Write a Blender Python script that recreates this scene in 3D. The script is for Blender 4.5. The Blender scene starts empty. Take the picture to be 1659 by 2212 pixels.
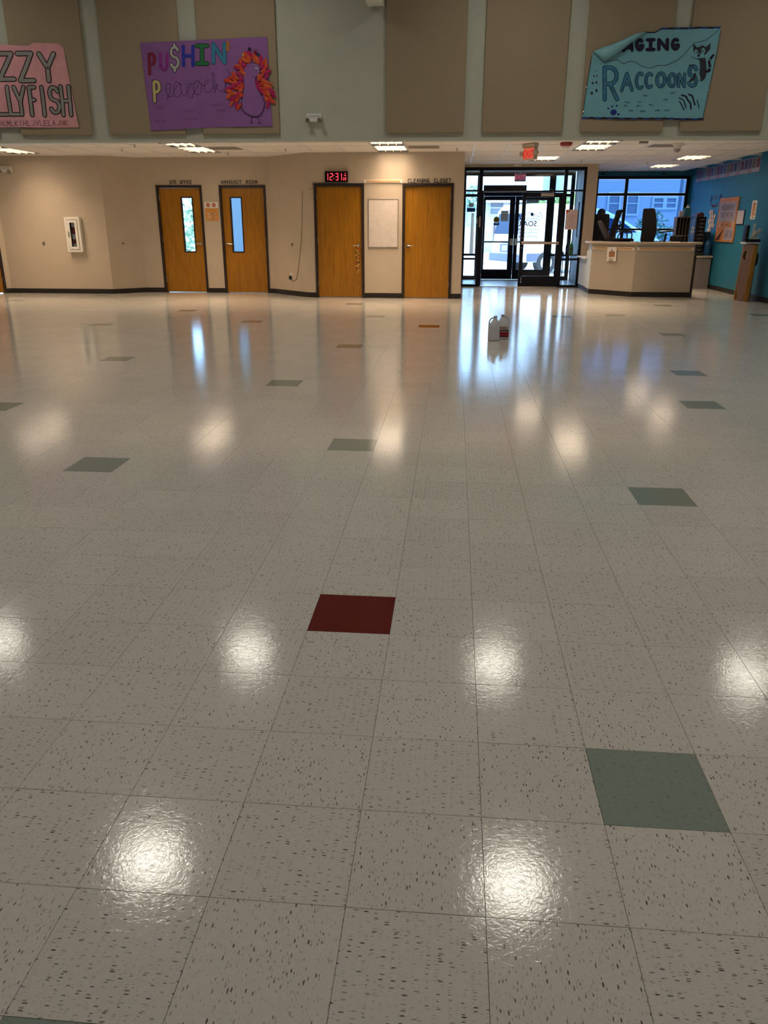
import bpy, bmesh, math, random
from mathutils import Vector, Matrix
random.seed(7)
R = math.radians
PI = math.pi
C = bpy.context.scene.collection
T = .3048                                   # floor tile
HC = 2.73                                   # low ceiling height

# ------------------------------------------------------------------ camera
def cam_axes(pit, yaw, roll):
    def ray(x, y):
        c, s = math.cos(roll), math.sin(roll); x, y = c*x+s*y, -s*x+c*y
        c, s = math.cos(pit), math.sin(pit); Y, Z, X = c-s*y, -s-c*y, x
        c, s = math.cos(yaw), math.sin(yaw); return Vector((c*X+s*Y, -s*X+c*Y, Z))
    o = ray(0, 0)
    return (ray(1, 0)-o).normalized(), (o-ray(0, 1)).normalized(), -o.normalized()
cd = bpy.data.cameras.new('camera'); cam = bpy.data.objects.new('camera', cd); C.objects.link(cam)
cd.sensor_fit = 'HORIZONTAL'; cd.sensor_width = 36; cd.lens = 36*1686.7/1659
cd.clip_start = .05; cd.clip_end = 400
ax = cam_axes(.3519, -.0853, .0021)
m = Matrix.Identity(4)
for i in range(3):
    for j in range(3): m[j][i] = ax[i][j]
m.translation = (0, 0, 1.4011); cam.matrix_world = m
bpy.context.scene.camera = cam

# ------------------------------------------------------------------ world, sun, exposure
w = bpy.data.worlds.new('sky'); bpy.context.scene.world = w; w.use_nodes = True
bg = w.node_tree.nodes['Background']; bg.inputs[0].default_value = (.42, .68, 1.0, 1); bg.inputs[1].default_value = 7.5
sd = bpy.data.lights.new('sun', 'SUN'); sd.energy = 9; sd.angle = R(.6); sd.color = (1, .97, .93)
so = bpy.data.objects.new('sun', sd); C.objects.link(so); so.rotation_euler = (R(18), R(36), 0)
vs = bpy.context.scene.view_settings
vs.view_transform = 'Standard'; vs.look = 'None'; vs.exposure = 0; vs.gamma = 1; vs.use_curve_mapping = False
cy = bpy.context.scene.cycles
cy.max_bounces = 10; cy.diffuse_bounces = 4; cy.glossy_bounces = 4; cy.transmission_bounces = 6; cy.transparent_max_bounces = 16
cy.caustics_reflective = False; cy.caustics_refractive = False; cy.sample_clamp_indirect = 6; cy.use_denoising = True
HIGHBAY_W = 30; TROFFER_W = 21; TROFFER_E = 5.0

# ------------------------------------------------------------------ materials
MATS = {}
def nodes(name):
    m = bpy.data.materials.new(name); m.use_nodes = True; nt = m.node_tree
    return m, nt, nt.nodes['Principled BSDF']
def mat(name, rgb, rough=.6, metal=0, var=.06, scale=12, emit=0, spec=.5, bump=0, stretch=(1, 1, 1), ecol=None):
    if name in MATS: return MATS[name]
    m, nt, p = nodes(name); N, L = nt.nodes, nt.links
    g = N.new('ShaderNodeNewGeometry'); mp = N.new('ShaderNodeMapping'); mp.inputs['Scale'].default_value = stretch
    L.new(g.outputs['Position'], mp.inputs['Vector'])
    n = N.new('ShaderNodeTexNoise'); n.inputs['Scale'].default_value = scale; n.inputs['Detail'].default_value = 4
    L.new(mp.outputs[0], n.inputs['Vector'])
    cr = N.new('ShaderNodeValToRGB')
    cr.color_ramp.elements[0].position = .3; cr.color_ramp.elements[1].position = .7
    cr.color_ramp.elements[0].color = [c*(1-var) for c in rgb]+[1]; cr.color_ramp.elements[1].color = [min(1, c*(1+var)) for c in rgb]+[1]
    L.new(n.outputs['Fac'], cr.inputs[0]); L.new(cr.outputs[0], p.inputs['Base Color'])
    p.inputs['Roughness'].default_value = rough; p.inputs['Metallic'].default_value = metal; p.inputs['Specular IOR Level'].default_value = spec
    if emit: p.inputs['Emission Color'].default_value = list(ecol or rgb)+[1]; p.inputs['Emission Strength'].default_value = emit
    if bump:
        b = N.new('ShaderNodeBump'); b.inputs['Strength'].default_value = bump; b.inputs['Distance'].default_value = .002
        n2 = N.new('ShaderNodeTexNoise'); n2.inputs['Scale'].default_value = 420; L.new(g.outputs['Position'], n2.inputs['Vector'])
        L.new(n2.outputs['Fac'], b.inputs['Height']); L.new(b.outputs[0], p.inputs['Normal'])
    MATS[name] = m; return m
def glass(name, tint=(.93, .97, 1)):
    if name in MATS: return MATS[name]
    m = bpy.data.materials.new(name); m.use_nodes = True; nt = m.node_tree; N, L = nt.nodes, nt.links
    N.remove(N['Principled BSDF']); t = N.new('ShaderNodeBsdfTransparent'); t.inputs[0].default_value = list(tint)+[1]
    g = N.new('ShaderNodeBsdfGlossy'); g.inputs['Roughness'].default_value = .02
    f = N.new('ShaderNodeFresnel'); f.inputs[0].default_value = 1.45; mx = N.new('ShaderNodeMixShader')
    L.new(f.outputs[0], mx.inputs[0]); L.new(t.outputs[0], mx.inputs[1]); L.new(g.outputs[0], mx.inputs[2])
    L.new(mx.outputs[0], N['Material Output'].inputs[0]); MATS[name] = m; return m
def shade_mat(name, rgb):
    m = bpy.data.materials.new(name); m.use_nodes = True; nt = m.node_tree; N, L = nt.nodes, nt.links
    N.remove(N['Principled BSDF']); a = N.new('ShaderNodeBsdfTranslucent'); b = N.new('ShaderNodeBsdfDiffuse')
    for q in (a, b): q.inputs[0].default_value = list(rgb)+[1]
    mx = N.new('ShaderNodeMixShader'); mx.inputs[0].default_value = .35; L.new(a.outputs[0], mx.inputs[1]); L.new(b.outputs[0], mx.inputs[2])
    L.new(mx.outputs[0], N['Material Output'].inputs[0]); return m
def wood(name, a, b, rough=.38, along='z'):
    m, nt, p = nodes(name); N, L = nt.nodes, nt.links
    g = N.new('ShaderNodeNewGeometry'); mp = N.new('ShaderNodeMapping'); L.new(g.outputs['Position'], mp.inputs['Vector'])
    mp.inputs['Scale'].default_value = (26, 26, 1.1) if along == 'z' else (1.1, 26, 26)
    n = N.new('ShaderNodeTexNoise'); n.inputs['Scale'].default_value = 1.6; n.inputs['Detail'].default_value = 6; n.inputs['Distortion'].default_value = 1.2
    L.new(mp.outputs[0], n.inputs['Vector']); cr = N.new('ShaderNodeValToRGB')
    cr.color_ramp.elements[0].position = .34; cr.color_ramp.elements[1].position = .64
    cr.color_ramp.elements[0].color = list(a)+[1]; cr.color_ramp.elements[1].color = list(b)+[1]
    L.new(n.outputs['Fac'], cr.inputs[0]); L.new(cr.outputs[0], p.inputs['Base Color']); p.inputs['Roughness'].default_value = rough
    return m
def tile_mat(name, base, dark, mid, specks=1.0):
    m, nt, p = nodes(name); N, L = nt.nodes, nt.links
    def math_(op, a, b=None):
        q = N.new('ShaderNodeMath'); q.operation = op
        for i, v in enumerate((a, b)):
            if v is None: continue
            if isinstance(v, (int, float)): q.inputs[i].default_value = v
            else: L.new(v, q.inputs[i])
        return q.outputs[0]
    g = N.new('ShaderNodeNewGeometry'); s = N.new('ShaderNodeSeparateXYZ'); L.new(g.outputs['Position'], s.inputs[0])
    tx = math_('SUBTRACT', math_('DIVIDE', s.outputs[0], T), .3654); ty = math_('SUBTRACT', math_('DIVIDE', s.outputs[1], T), 4.2471)
    ix, iy = math_('FLOOR', tx), math_('FLOOR', ty)
    par = math_('FLOORED_MODULO', math_('ADD', ix, iy), 2)
    ci = N.new('ShaderNodeCombineXYZ'); L.new(ix, ci.inputs[0]); L.new(iy, ci.inputs[1])
    wn = N.new('ShaderNodeTexWhiteNoise'); wn.noise_dimensions = '2D'; L.new(ci.outputs[0], wn.inputs['Vector'])
    off = math_('MULTIPLY', wn.outputs['Value'], 37.0)
    def coords(k):
        a = N.new('ShaderNodeCombineXYZ'); L.new(math_('MULTIPLY', tx, 9*k), a.inputs[0]); L.new(math_('MULTIPLY', ty, 29*k), a.inputs[1]); L.new(off, a.inputs[2])
        b = N.new('ShaderNodeCombineXYZ'); L.new(math_('MULTIPLY', tx, 29*k), b.inputs[0]); L.new(math_('MULTIPLY', ty, 9*k), b.inputs[1]); L.new(off, b.inputs[2])
        mx = N.new('ShaderNodeMix'); mx.data_type = 'VECTOR'; L.new(par, mx.inputs[0]); L.new(a.outputs[0], mx.inputs[4]); L.new(b.outputs[0], mx.inputs[5])
        return mx.outputs[1]
    def layer(prev, k, thr, gain, col, amt):
        v = N.new('ShaderNodeTexVoronoi'); v.voronoi_dimensions = '2D'; v.inputs['Scale'].default_value = 1; L.new(coords(k), v.inputs['Vector'])
        sp = N.new('ShaderNodeSeparateColor'); L.new(v.outputs['Color'], sp.inputs[0])
        r = math_('MULTIPLY', math_('MAXIMUM', math_('SUBTRACT', sp.outputs[0], thr), 0), gain)
        f = math_('MULTIPLY', math_('MINIMUM', math_('MULTIPLY', math_('MAXIMUM', math_('SUBTRACT', r, v.outputs['Distance']), 0), 14), 1), amt)
        f = math_('MULTIPLY', f, math_('ADD', .35, math_('MULTIPLY', sp.outputs[1], .65)))
        mx = N.new('ShaderNodeMix'); mx.data_type = 'RGBA'; L.new(f, mx.inputs[0]); L.new(prev, mx.inputs[6]); mx.inputs[7].default_value = list(col)+[1]
        return mx.outputs[2]
    n = N.new('ShaderNodeTexNoise'); n.inputs['Scale'].default_value = 55; n.inputs['Detail'].default_value = 3; L.new(g.outputs['Position'], n.inputs['Vector'])
    v = math_('ADD', .9, math_('ADD', math_('MULTIPLY', wn.outputs['Value'], .07), math_('MULTIPLY', n.outputs['Fac'], .13)))
    b = N.new('ShaderNodeMix'); b.data_type = 'RGBA'; b.blend_type = 'MULTIPLY'; b.inputs[0].default_value = 1; b.inputs[6].default_value = list(base)+[1]
    cc = N.new('ShaderNodeCombineColor')
    for i in range(3): L.new(v, cc.inputs[i])
    L.new(cc.outputs[0], b.inputs[7])
    c1 = layer(b.outputs[2], 2.3, .42, .60, mid, .6*specks); c2 = layer(c1, 1.45, .44, .55, dark, .95*specks)
    L.new(c2, p.inputs['Base Color'])
    # long gentle waves of the wax coat
    n3 = N.new('ShaderNodeTexNoise'); n3.inputs['Scale'].default_value = 16; n3.inputs['Detail'].default_value = 3; L.new(g.outputs['Position'], n3.inputs['Vector'])
    bp = N.new('ShaderNodeBump'); bp.inputs['Strength'].default_value = .05; bp.inputs['Distance'].default_value = .002; L.new(n3.outputs['Fac'], bp.inputs['Height'])
    n4 = N.new('ShaderNodeTexNoise'); n4.inputs['Scale'].default_value = 70; n4.inputs['Detail'].default_value = 3; n4.inputs['Distortion'].default_value = 1.5; L.new(g.outputs['Position'], n4.inputs['Vector'])
    b2 = N.new('ShaderNodeBump'); b2.inputs['Strength'].default_value = .20; b2.inputs['Distance'].default_value = .001; L.new(n4.outputs['Fac'], b2.inputs['Height']); L.new(bp.outputs[0], b2.inputs['Normal'])
    L.new(b2.outputs[0], p.inputs['Normal'])
    p.inputs['Roughness'].default_value = .095; p.inputs['Specular IOR Level'].default_value = .55
    return m

M_UP = mat('sage_grey_paint', (.47, .48, .41), .8, var=.03, scale=3)
M_WALL = mat('beige_wall_paint', (.50, .425, .335), .75, var=.03, scale=4)
M_BLUE = mat('teal_blue_paint', (.010, .165, .275), .6, var=.08, scale=3)
M_WHITEW = mat('pale_vestibule_paint', (.55, .6, .63), .7, var=.03)
M_BLACK = mat('black_rubber', (.012, .010, .010), .5)
M_FRAME = mat('dark_brown_metal_frame', (.022, .012, .012), .45)
M_ALU = mat('dark_anodised_frame', (.004, .005, .013), .45, spec=.2)
M_PANEL = mat('taupe_acoustic_fabric', (.335, .267, .185), .95, var=.12, scale=220, bump=.25, spec=.1)
M_CEIL = mat('off_white_ceiling_tile', (.80, .76, .72), .9, var=.04, scale=60, bump=.2)
M_TBAR = mat('white_ceiling_grid', (.72, .73, .75), .45)
M_WHITE = mat('white_plastic', (.78, .76, .72), .45)
M_PAPER = mat('white_paper', (.78, .76, .74), .8, var=.03)
M_CHROME = mat('brushed_nickel', (.62, .58, .54), .28, 1)
M_RAILW = mat('tan_cork_strip', (.55, .33, .16), .8, var=.12, scale=90)
M_CTR = mat('grey_tan_laminate', (.43, .375, .31), .55, var=.03)
M_CTOP = mat('beige_laminate_top', (.50, .42, .34), .4, var=.04)
M_DARK = mat('black_plastic', (.012, .012, .014), .45)
M_FABRIC = mat('black_mesh_fabric', (.010, .010, .012), .9, var=.2, scale=200)
M_GREYF = mat('charcoal_grey_upholstery', (.07, .06, .06), .9, var=.15, scale=150)
M_GLASS = glass('clear_glass'); M_BGLASS = glass('tinted_window_glass', (.32, .46, .64))
M_RED = mat('red_plastic', (.30, .01, .015), .4)
M_STEEL = mat('silver_wire', (.62, .64, .68), .3, 1)
M_DOOR = wood('honey_oak_veneer', (.265, .108, .003), (.40, .172, .005))
M_PINE = wood('orange_pine_edge', (.42, .19, .04), (.60, .29, .07))
M_INK = mat('black_marker_ink', (.012, .008, .012), .8)
M_TILE = tile_mat('speckled_cream_vinyl', (.60, .575, .53), (.050, .040, .032), (.25, .225, .19))
M_TGRN = tile_mat('sage_green_vinyl', (.235, .275, .245), (.11, .125, .11), (.34, .38, .35), .7)
M_TRED = tile_mat('oxblood_red_vinyl', (.135, .012, .012), (.07, .006, .006), (.14, .02, .02), .5)

# ------------------------------------------------------------------ mesh helpers
class MB:
    def __init__(s): s.v = []; s.f = []; s.mi = []; s.cur = 0
    def q(s, pts, faces):
        o = len(s.v); s.v += [tuple(p) for p in pts]
        for f in faces: s.f.append([i+o for i in f]); s.mi.append(s.cur)
    def box(s, x0, x1, y0, y1, z0, z1):
        s.q([(x0, y0, z0), (x1, y0, z0), (x1, y1, z0), (x0, y1, z0), (x0, y0, z1), (x1, y0, z1), (x1, y1, z1), (x0, y1, z1)],
            [(3, 2, 1, 0), (4, 5, 6, 7), (0, 1, 5, 4), (1, 2, 6, 5), (2, 3, 7, 6), (3, 0, 4, 7)]); return s
    def bar(s, a, b, w, d, up=(0, 0, 1)):
        a, b = Vector(a), Vector(b); x = (b-a).normalized(); y = Vector(up).cross(x)
        if y.length < 1e-4: y = Vector((0, 1, 0)).cross(x)
        y.normalize(); z = x.cross(y); P = []
        for e in (a, b):
            for i, j in ((-1, -1), (1, -1), (1, 1), (-1, 1)): P.append(e+y*(w/2*i)+z*(d/2*j))
        s.q(P, [(3, 2, 1, 0), (4, 5, 6, 7), (0, 1, 5, 4), (1, 2, 6, 5), (2, 3, 7, 6), (3, 0, 4, 7)]); return s
    def cyl(s, a, b, r0, r1=None, n=16):
        r1 = r0 if r1 is None else r1; a, b = Vector(a), Vector(b); x = (b-a).normalized()
        y = x.orthogonal().normalized(); z = x.cross(y); P = []
        for e, r in ((a, r0), (b, r1)):
            for k in range(n): t = 2*PI*k/n; P.append(e+y*(r*math.cos(t))+z*(r*math.sin(t)))
        s.q(P, [[k, (k+1) % n, n+(k+1) % n, n+k] for k in range(n)]+[list(range(n))[::-1], list(range(n, 2*n))]); return s
    def rings(s, R_, caps=True):
        n = len(R_[0]); P = [p for r in R_ for p in r]; F = []
        for i in range(len(R_)-1):
            for k in range(n): F.append((i*n+k, i*n+(k+1) % n, (i+1)*n+(k+1) % n, (i+1)*n+k))
        if caps: F += [list(range(n))[::-1], list(range((len(R_)-1)*n, len(R_)*n))]
        s.q(P, F); return s
    def lathe(s, c, prof, n=20):
        return s.rings([[(c[0]+r*math.cos(2*PI*k/n), c[1]+r*math.sin(2*PI*k/n), c[2]+z) for k in range(n)] for r, z in prof])
    def tube(s, path, r, n=8):
        P = [Vector(p) for p in path]; out = []; ref = None
        for i, p in enumerate(P):
            d = (P[min(i+1, len(P)-1)]-P[max(i-1, 0)]).normalized()
            y = d.orthogonal().normalized() if ref is None else (ref-d*ref.dot(d)).normalized()
            ref = y; z = d.cross(y); rr = r[i] if isinstance(r, (list, tuple)) else r
            out.append([p+y*(rr*math.cos(2*PI*k/n))+z*(rr*math.sin(2*PI*k/n)) for k in range(n)])
        return s.rings(out)
    def prism(s, poly, f, t0, t1):
        n = len(poly); P = [f(a, b, t0) for a, b in poly]+[f(a, b, t1) for a, b in poly]
        s.q(P, [[k, (k+1) % n, n+(k+1) % n, n+k] for k in range(n)]+[list(range(n))[::-1], list(range(n, 2*n))]); return s
    def blob(s, c, r, nu=12, nv=8, jit=0):
        R_ = []
        for j in range(nv+1):
            t = -PI/2+PI*j/nv; cr = max(.02, math.cos(t))
            R_.append([(c[0]+r[0]*cr*math.cos(2*PI*k/nu)*(1+random.uniform(-jit, jit)), c[1]+r[1]*cr*math.sin(2*PI*k/nu)*(1+random.uniform(-jit, jit)), c[2]+r[2]*math.sin(t)) for k in range(nu)])
        return s.rings(R_)
    def xf(s, M):
        s.v = [tuple(M @ Vector(p)) for p in s.v]; return s
    def build(s, name, m, parent=None, bevel=0, smooth=False, seg=2, world=True, fixn=True):
        me = bpy.data.meshes.new(name); me.from_pydata(s.v, [], s.f)
        for mm in (m if isinstance(m, (list, tuple)) else [m]): me.materials.append(mm)
        if isinstance(m, (list, tuple)): me.polygons.foreach_set('material_index', s.mi)
        if fixn:
            b = bmesh.new(); b.from_mesh(me); bmesh.ops.recalc_face_normals(b, faces=b.faces); b.to_mesh(me); b.free()
        if smooth: me.polygons.foreach_set('use_smooth', [True]*len(me.polygons))
        o = bpy.data.objects.new(name, me); C.objects.link(o)
        if parent is not None: put(o, parent, world)
        if bevel:
            bm = o.modifiers.new('bevel', 'BEVEL'); bm.width = bevel; bm.segments = seg; bm.limit_method = 'ANGLE'
            if not smooth: bm.harden_normals = False
        if smooth: 
            e = o.modifiers.new('split', 'EDGE_SPLIT'); e.split_angle = R(40)
        return o
def basis(p): return Matrix.Translation(p.location) @ p.rotation_euler.to_matrix().to_4x4()
def put(o, parent, world=True):
    o.parent = parent
    if world:
        mm = basis(parent); q = parent
        while q.parent is not None and not q.get('_w'): q = q.parent
        o.matrix_parent_inverse = WORLD[parent.name].inverted()
    WORLD[o.name] = WORLD.get(parent.name, Matrix.Identity(4)) if not world else Matrix.Identity(4)
WORLD = {}
def thing(name, label, cat, loc=(0, 0, 0), rz=0, group=None, kind=None):
    o = bpy.data.objects.new(name, None); C.objects.link(o); o.location = loc; o.rotation_euler = (0, 0, rz); o.empty_display_size = .1
    WORLD[o.name] = basis(o); tag(o, label, cat, group, kind); return o
def tag(o, label=None, cat=None, group=None, kind=None):
    for k, v in (('label', label), ('category', cat), ('group', group), ('kind', kind)):
        if v: o[k] = v
    if o.name not in WORLD: WORLD[o.name] = Matrix.Identity(4)
    return o
def struct(o): return tag(o, kind='structure')
def copy_tree(o, loc=None, rz=None, label=None, parent=None):
    c = o.copy(); C.objects.link(c)
    if parent is not None: c.parent = parent
    if loc is not None: c.location = loc
    if rz is not None: c.rotation_euler = (0, 0, rz)
    if label: c['label'] = label
    for ch in list(o.children): copy_tree(ch, parent=c)
    return c
def arc(cx, cy_, rx, ry, a0, a1, n=10): return [(cx+rx*math.cos(R(a0+(a1-a0)*i/n)), cy_+ry*math.sin(R(a0+(a1-a0)*i/n))) for i in range(n+1)]
G = {'A': [[(0, 0), (.5, 1), (1, 0)], [(.2, .36), (.8, .36)]], 'C': [arc(.55, .5, .5, .5, 50, 310, 14)], 'E': [[(1, 1), (0, 1), (0, 0), (1, 0)], [(0, .52), (.8, .52)]],
     'F': [[(1, 1), (0, 1), (0, 0)], [(0, .55), (.75, .55)]], 'G': [arc(.52, .5, .5, .5, 50, 330, 14)+[(1, .42), (.6, .42)]], 'H': [[(0, 0), (0, 1)], [(1, 0), (1, 1)], [(0, .5), (1, .5)]],
     'I': [[(.5, 0), (.5, 1)]], 'J': [[(.9, 1), (.9, .25)]+arc(.5, .25, .4, .25, 0, -170, 8)], 'K': [[(0, 0), (0, 1)], [(.95, 1), (.05, .45), (1, 0)]], 'L': [[(0, 1), (0, 0), (1, 0)]],
     'M': [[(0, 0), (.1, 1), (.5, .3), (.9, 1), (1, 0)]], 'N': [[(0, 0), (0, 1), (1, 0), (1, 1)]], 'O': [arc(.5, .5, .5, .5, 0, 360, 18)],
     'P': [[(0, 0), (0, 1)], [(0, 1)]+arc(.45, .74, .5, .26, 90, -90, 9)+[(0, .48)]], 'R': [[(0, 0), (0, 1)], [(0, 1)]+arc(.45, .75, .5, .25, 90, -90, 9)+[(0, .5)], [(.4, .5), (1, 0)]],
     'S': [arc(.5, .75, .45, .25, 20, 270, 10)+arc(.5, .25, .47, .25, 90, -160, 10)], 'T': [[(0, 1), (1, 1)], [(.5, 1), (.5, 0)]], 'U': [[(0, 1), (0, .3)]+arc(.5, .3, .5, .3, 180, 360, 10)+[(1, 1)]],
     'V': [[(0, 1), (.5, 0), (1, 1)]], 'X': [[(0, 1), (1, 0)], [(0, 0), (1, 1)]], 'Y': [[(0, 1), (.5, .48), (1, 1)], [(.5, .48), (.5, 0)]], 'Z': [[(0, 1), (1, 1), (0, 0), (1, 0)]],
     "'": [[(.5, 1), (.35, 0)]], '$': [arc(.5, .72, .42, .2, 20, 270, 10)+arc(.5, .3, .44, .22, 90, -160, 10), [(.5, 1.02), (.5, .9)], [(.5, .1), (.5, -.04)]], 'B1': [[(0, 1), (1, 1)], [(.5, 1), (.5, 0)], [(0, 0), (1, 0)]]}
def ribbon(mb, pts, w_, f, maxl=.07, closed=False):
    """a flat pen stroke of width w_ (in the same 2D units) laid on surface f(a,b)"""
    P = [Vector(p) for p in pts]; out = [P[0]]
    for a, b in zip(P, P[1:]):
        n = max(1, int((b-a).length/maxl))
        out += [a+(b-a)*(i/n) for i in range(1, n+1)]
    h = w_/2
    for a, b in zip(out, out[1:]):
        d = b-a
        if d.length < 1e-6: continue
        d.normalize(); nn = Vector((-d.y, d.x))*h
        mb.q([f(*(a+nn)), f(*(a-nn)), f(*(b-nn)), f(*(b+nn))], [(0, 1, 2, 3)])
    for a in out: mb.q([f(a.x+h*math.cos(R(45*k)), a.y+h*math.sin(R(45*k))) for k in range(8)], [tuple(range(8))])
def glyph(mb, ch, x0, y0, x1, y1, w_, f, slant=0, maxl=.07):
    for pl in G[ch]:
        ribbon(mb, [(x0+a*(x1-x0)+slant*b*(y1-y0), y0+b*(y1-y0)) for a, b in pl], w_, f, maxl)
def textmesh(s, size, f, mirror=False, align='LEFT', thick=0):
    cu = bpy.data.curves.new('t', 'FONT'); cu.body = s; cu.size = size; cu.resolution_u = 3; cu.offset = size*.022; cu.align_x = align
    o = bpy.data.objects.new('t', cu); me = bpy.data.meshes.new_from_object(o)
    mb = MB(); mb.q([f(-v.co.x if mirror else v.co.x, v.co.y) for v in me.vertices], [tuple(p.vertices) for p in me.polygons])
    bpy.data.objects.remove(o); bpy.data.curves.remove(cu); bpy.data.meshes.remove(me); return mb

# ------------------------------------------------------------------ shell
def wall(name, p0, p1, z0, z1, m, th=.12, openings=(), base=True, bb=None, side=None):
    p0, p1 = Vector(p0), Vector(p1); d = (p1-p0); L_ = d.length; d.normalize(); n = Vector((-d.y, d.x))
    M = Matrix(((d.x, n.x, 0, p0.x), (d.y, n.y, 0, p0.y), (0, 0, 1, 0), (0, 0, 0, 1)))
    mb = MB(); s = 0
    for (a, b, c, e) in sorted(openings)+[(L_, L_, 0, 0)]:
        if a > s: mb.box(s, a, 0, th, z0, z1)
        if b > a:
            if c > z0: mb.box(a, b, 0, th, z0, c)
            if e < z1: mb.box(a, b, 0, th, e, z1)
        s = b
    o = struct(mb.xf(M).build(name, m))
    if base:
        mb = MB(); s = 0
        for (a, b, c, e) in sorted(openings)+[(L_, L_, 0, 0)]:
            if c > .05: continue
            if a-s > .02: mb.box(s, a, -.010, -.0005, .001, .098)
            s = b
        struct(mb.xf(M).build('baseboard_'+name[5:], M_BLACK, bevel=.003))
    return M
wall('wall_far_left', (-12, 14.5), (-9.6, 16.9), 0, 2.85, M_WALL, openings=[(2.28, 3.29, 0, 2.175)])
MG = Matrix(((.7071, -.7071, 0, -12), (.7071, .7071, 0, 14.5), (0, 0, 1, 0), (0, 0, 0, 1)))
wall('wall_left_bay', (-9.6, 16.9), (-7.32, 16.9), 0, 2.85, M_WALL)
wall('wall_left_splay', (-7.32, 16.9), (-6.77, 17.45), 0, 2.85, M_WALL)
wall('wall_office_bay', (-6.77, 17.45), (-3.92, 17.45), 0, 2.85, M_WALL, openings=[(.40, 1.395, 0, 2.19), (1.765, 2.765, 0, 2.19)])
wall('wall_right_splay', (-3.92, 17.45), (-2.97, 16.5), 0, 2.85, M_WALL)
wall('wall_closet_bay', (-2.97, 16.5), (.14, 16.5), 0, 2.85, M_WALL, openings=[(.15, 1.152, 0, 2.175), (1.91, 2.91, 0, 2.175)])
wall('wall_entry_left', (.14, 16.56), (.14, 22.6), 0, 2.85, M_WALL)
wall('wall_reception_right', (6.05, 22.6), (6.05, 14.4), 0, 2.85, M_BLUE)
wall('wall_reception_back', (3.22, 22.6), (6.05, 22.6), 0, 2.85, M_BLUE, th=.16, openings=[(.40, 2.80, .45, 2.62)], base=False)
wall('wall_entry_right', (3.22, 20.12), (3.22, 22.6), 0, 2.85, M_WHITEW, th=.1, base=False)
wall('wall_back_rooms', (-12, 22.6), (.14, 22.6), 0, 2.85, M_WALL, openings=[(3.6, 5.15, .5, 2.3), (5.5, 6.7, .5, 2.3)], base=False)
struct(MB().box(2.985, 3.23, 19.9, 20.12, 0, 2.85).build('wall_entry_pier', M_WALL))
struct(MB().box(.14, 3.1, 19.96, 20.04, 2.675, 2.85).build('wall_entry_header', M_WALL))
struct(MB().box(.14, 3.1, 22.6, 22.76, 2.70, 2.85).build('wall_entry_outer_header', M_WALL))
# hall: soffit wall and the tall room round the camera
S0, S1 = Vector((-7.86, 14.25)), Vector((4.95, 14.505)); SD = (S1-S0).normalized(); SN = Vector((SD.y, -SD.x))
def sy(x): return S0.y+(x-S0.x)*SD.y/SD.x
def sof(x, z, off): return (x+SN.x*off, sy(x)+SN.y*off, z)          # a point standing off the soffit wall
mb = MB(); xs = (-12.2, 9.7)
mb.q([(x, sy(x)+d, z) for z in (HC, 8.0) for (x, d) in ((xs[0], 0), (xs[1], 0), (xs[1], .2), (xs[0], .2))], [(3, 2, 1, 0), (4, 5, 6, 7), (0, 1, 5, 4), (1, 2, 6, 5), (2, 3, 7, 6), (3, 0, 4, 7)])
struct(mb.build('wall_front_upper', M_UP))
struct(MB().box(6.05, 9.7, 14.3, 14.4, 0, HC-.001).build('wall_front_right', M_UP))
struct(MB().box(-12.12, -12, -7, 14.6, 0, 8).build('wall_left', M_UP))
struct(MB().box(9.5, 9.62, -7, 14.6, 0, 8).build('wall_right', M_UP))
struct(MB().box(-12.1, 9.6, -7.12, -7, 0, 8).build('wall_back', M_UP))
struct(MB().box(-12.2, 9.7, -7.1, 14.9, 7.5, 7.7).build('ceiling_hall', mat('pale_deck_paint', (.55, .54, .5), .9)))
struct(MB().box(-12.2, 6.3, 14.72, 22.9, 2.95, 3.15).build('roof_low', M_UP))

# floor: slab, single tiles, the rest of the field
floor = struct(MB().box(-12.1, 9.6, -7, 22.75, -.12, -.0035).build('floor', mat('dark_floor_adhesive', (.22, .19, .16), .8)))
SPECIAL = {(1, 1): M_TGRN, (-2, 4): M_TRED, (3, 9): M_TGRN, (-8, 10): M_TGRN, (-3, 12): M_TGRN, (-3, -2): M_TGRN, (-13, 23): M_TGRN, (-18, 33): M_TGRN, (-6, 19): M_TGRN, (-5, 27): M_TGRN,
           (-13, 15): M_TGRN, (7, 22): M_TGRN, (6, 17): M_TGRN, (-16, 40): M_TGRN, (-11, 35): M_TGRN, (-2, 34): M_TRED, (8, 40): M_TGRN, (9, 32): M_TGRN, (12, 46): M_TGRN, (16, 41): M_TGRN,
           (5, 39): M_TGRN, (-29, 45): M_TGRN, (-7, 45): M_TGRN, (-5, 38): M_TGRN}
def tile_geo(mb, x, y, s=T/2, g=.0004, c=.0005, h=.0032, dz=(0, 0, 0, 0)):
    a = s-g; b = a-c
    P = [(x-a, y-a, -.0035), (x+a, y-a, -.0035), (x+a, y+a, -.0035), (x-a, y+a, -.0035), (x-a, y-a, -.0011), (x+a, y-a, -.0011), (x+a, y+a, -.0011), (x-a, y+a, -.0011),
         (x-b, y-b, 0+dz[0]), (x+b, y-b, dz[1]), (x+b, y+b, dz[2]), (x-b, y+b, dz[3])]
    F = [(8, 9, 10, 11)]+[(i, (i+1) % 4, 4+(i+1) % 4, 4+i) for i in range(4)]+[(4+i, 4+(i+1) % 4, 8+(i+1) % 4, 8+i) for i in range(4)]
    mb.q(P, F)
def tile_pos(i, j): return ((i+.5+.3654)*T, (j+.5+4.2471)*T)
axr, axu, axb = ax
inview, rest = [], []
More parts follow.
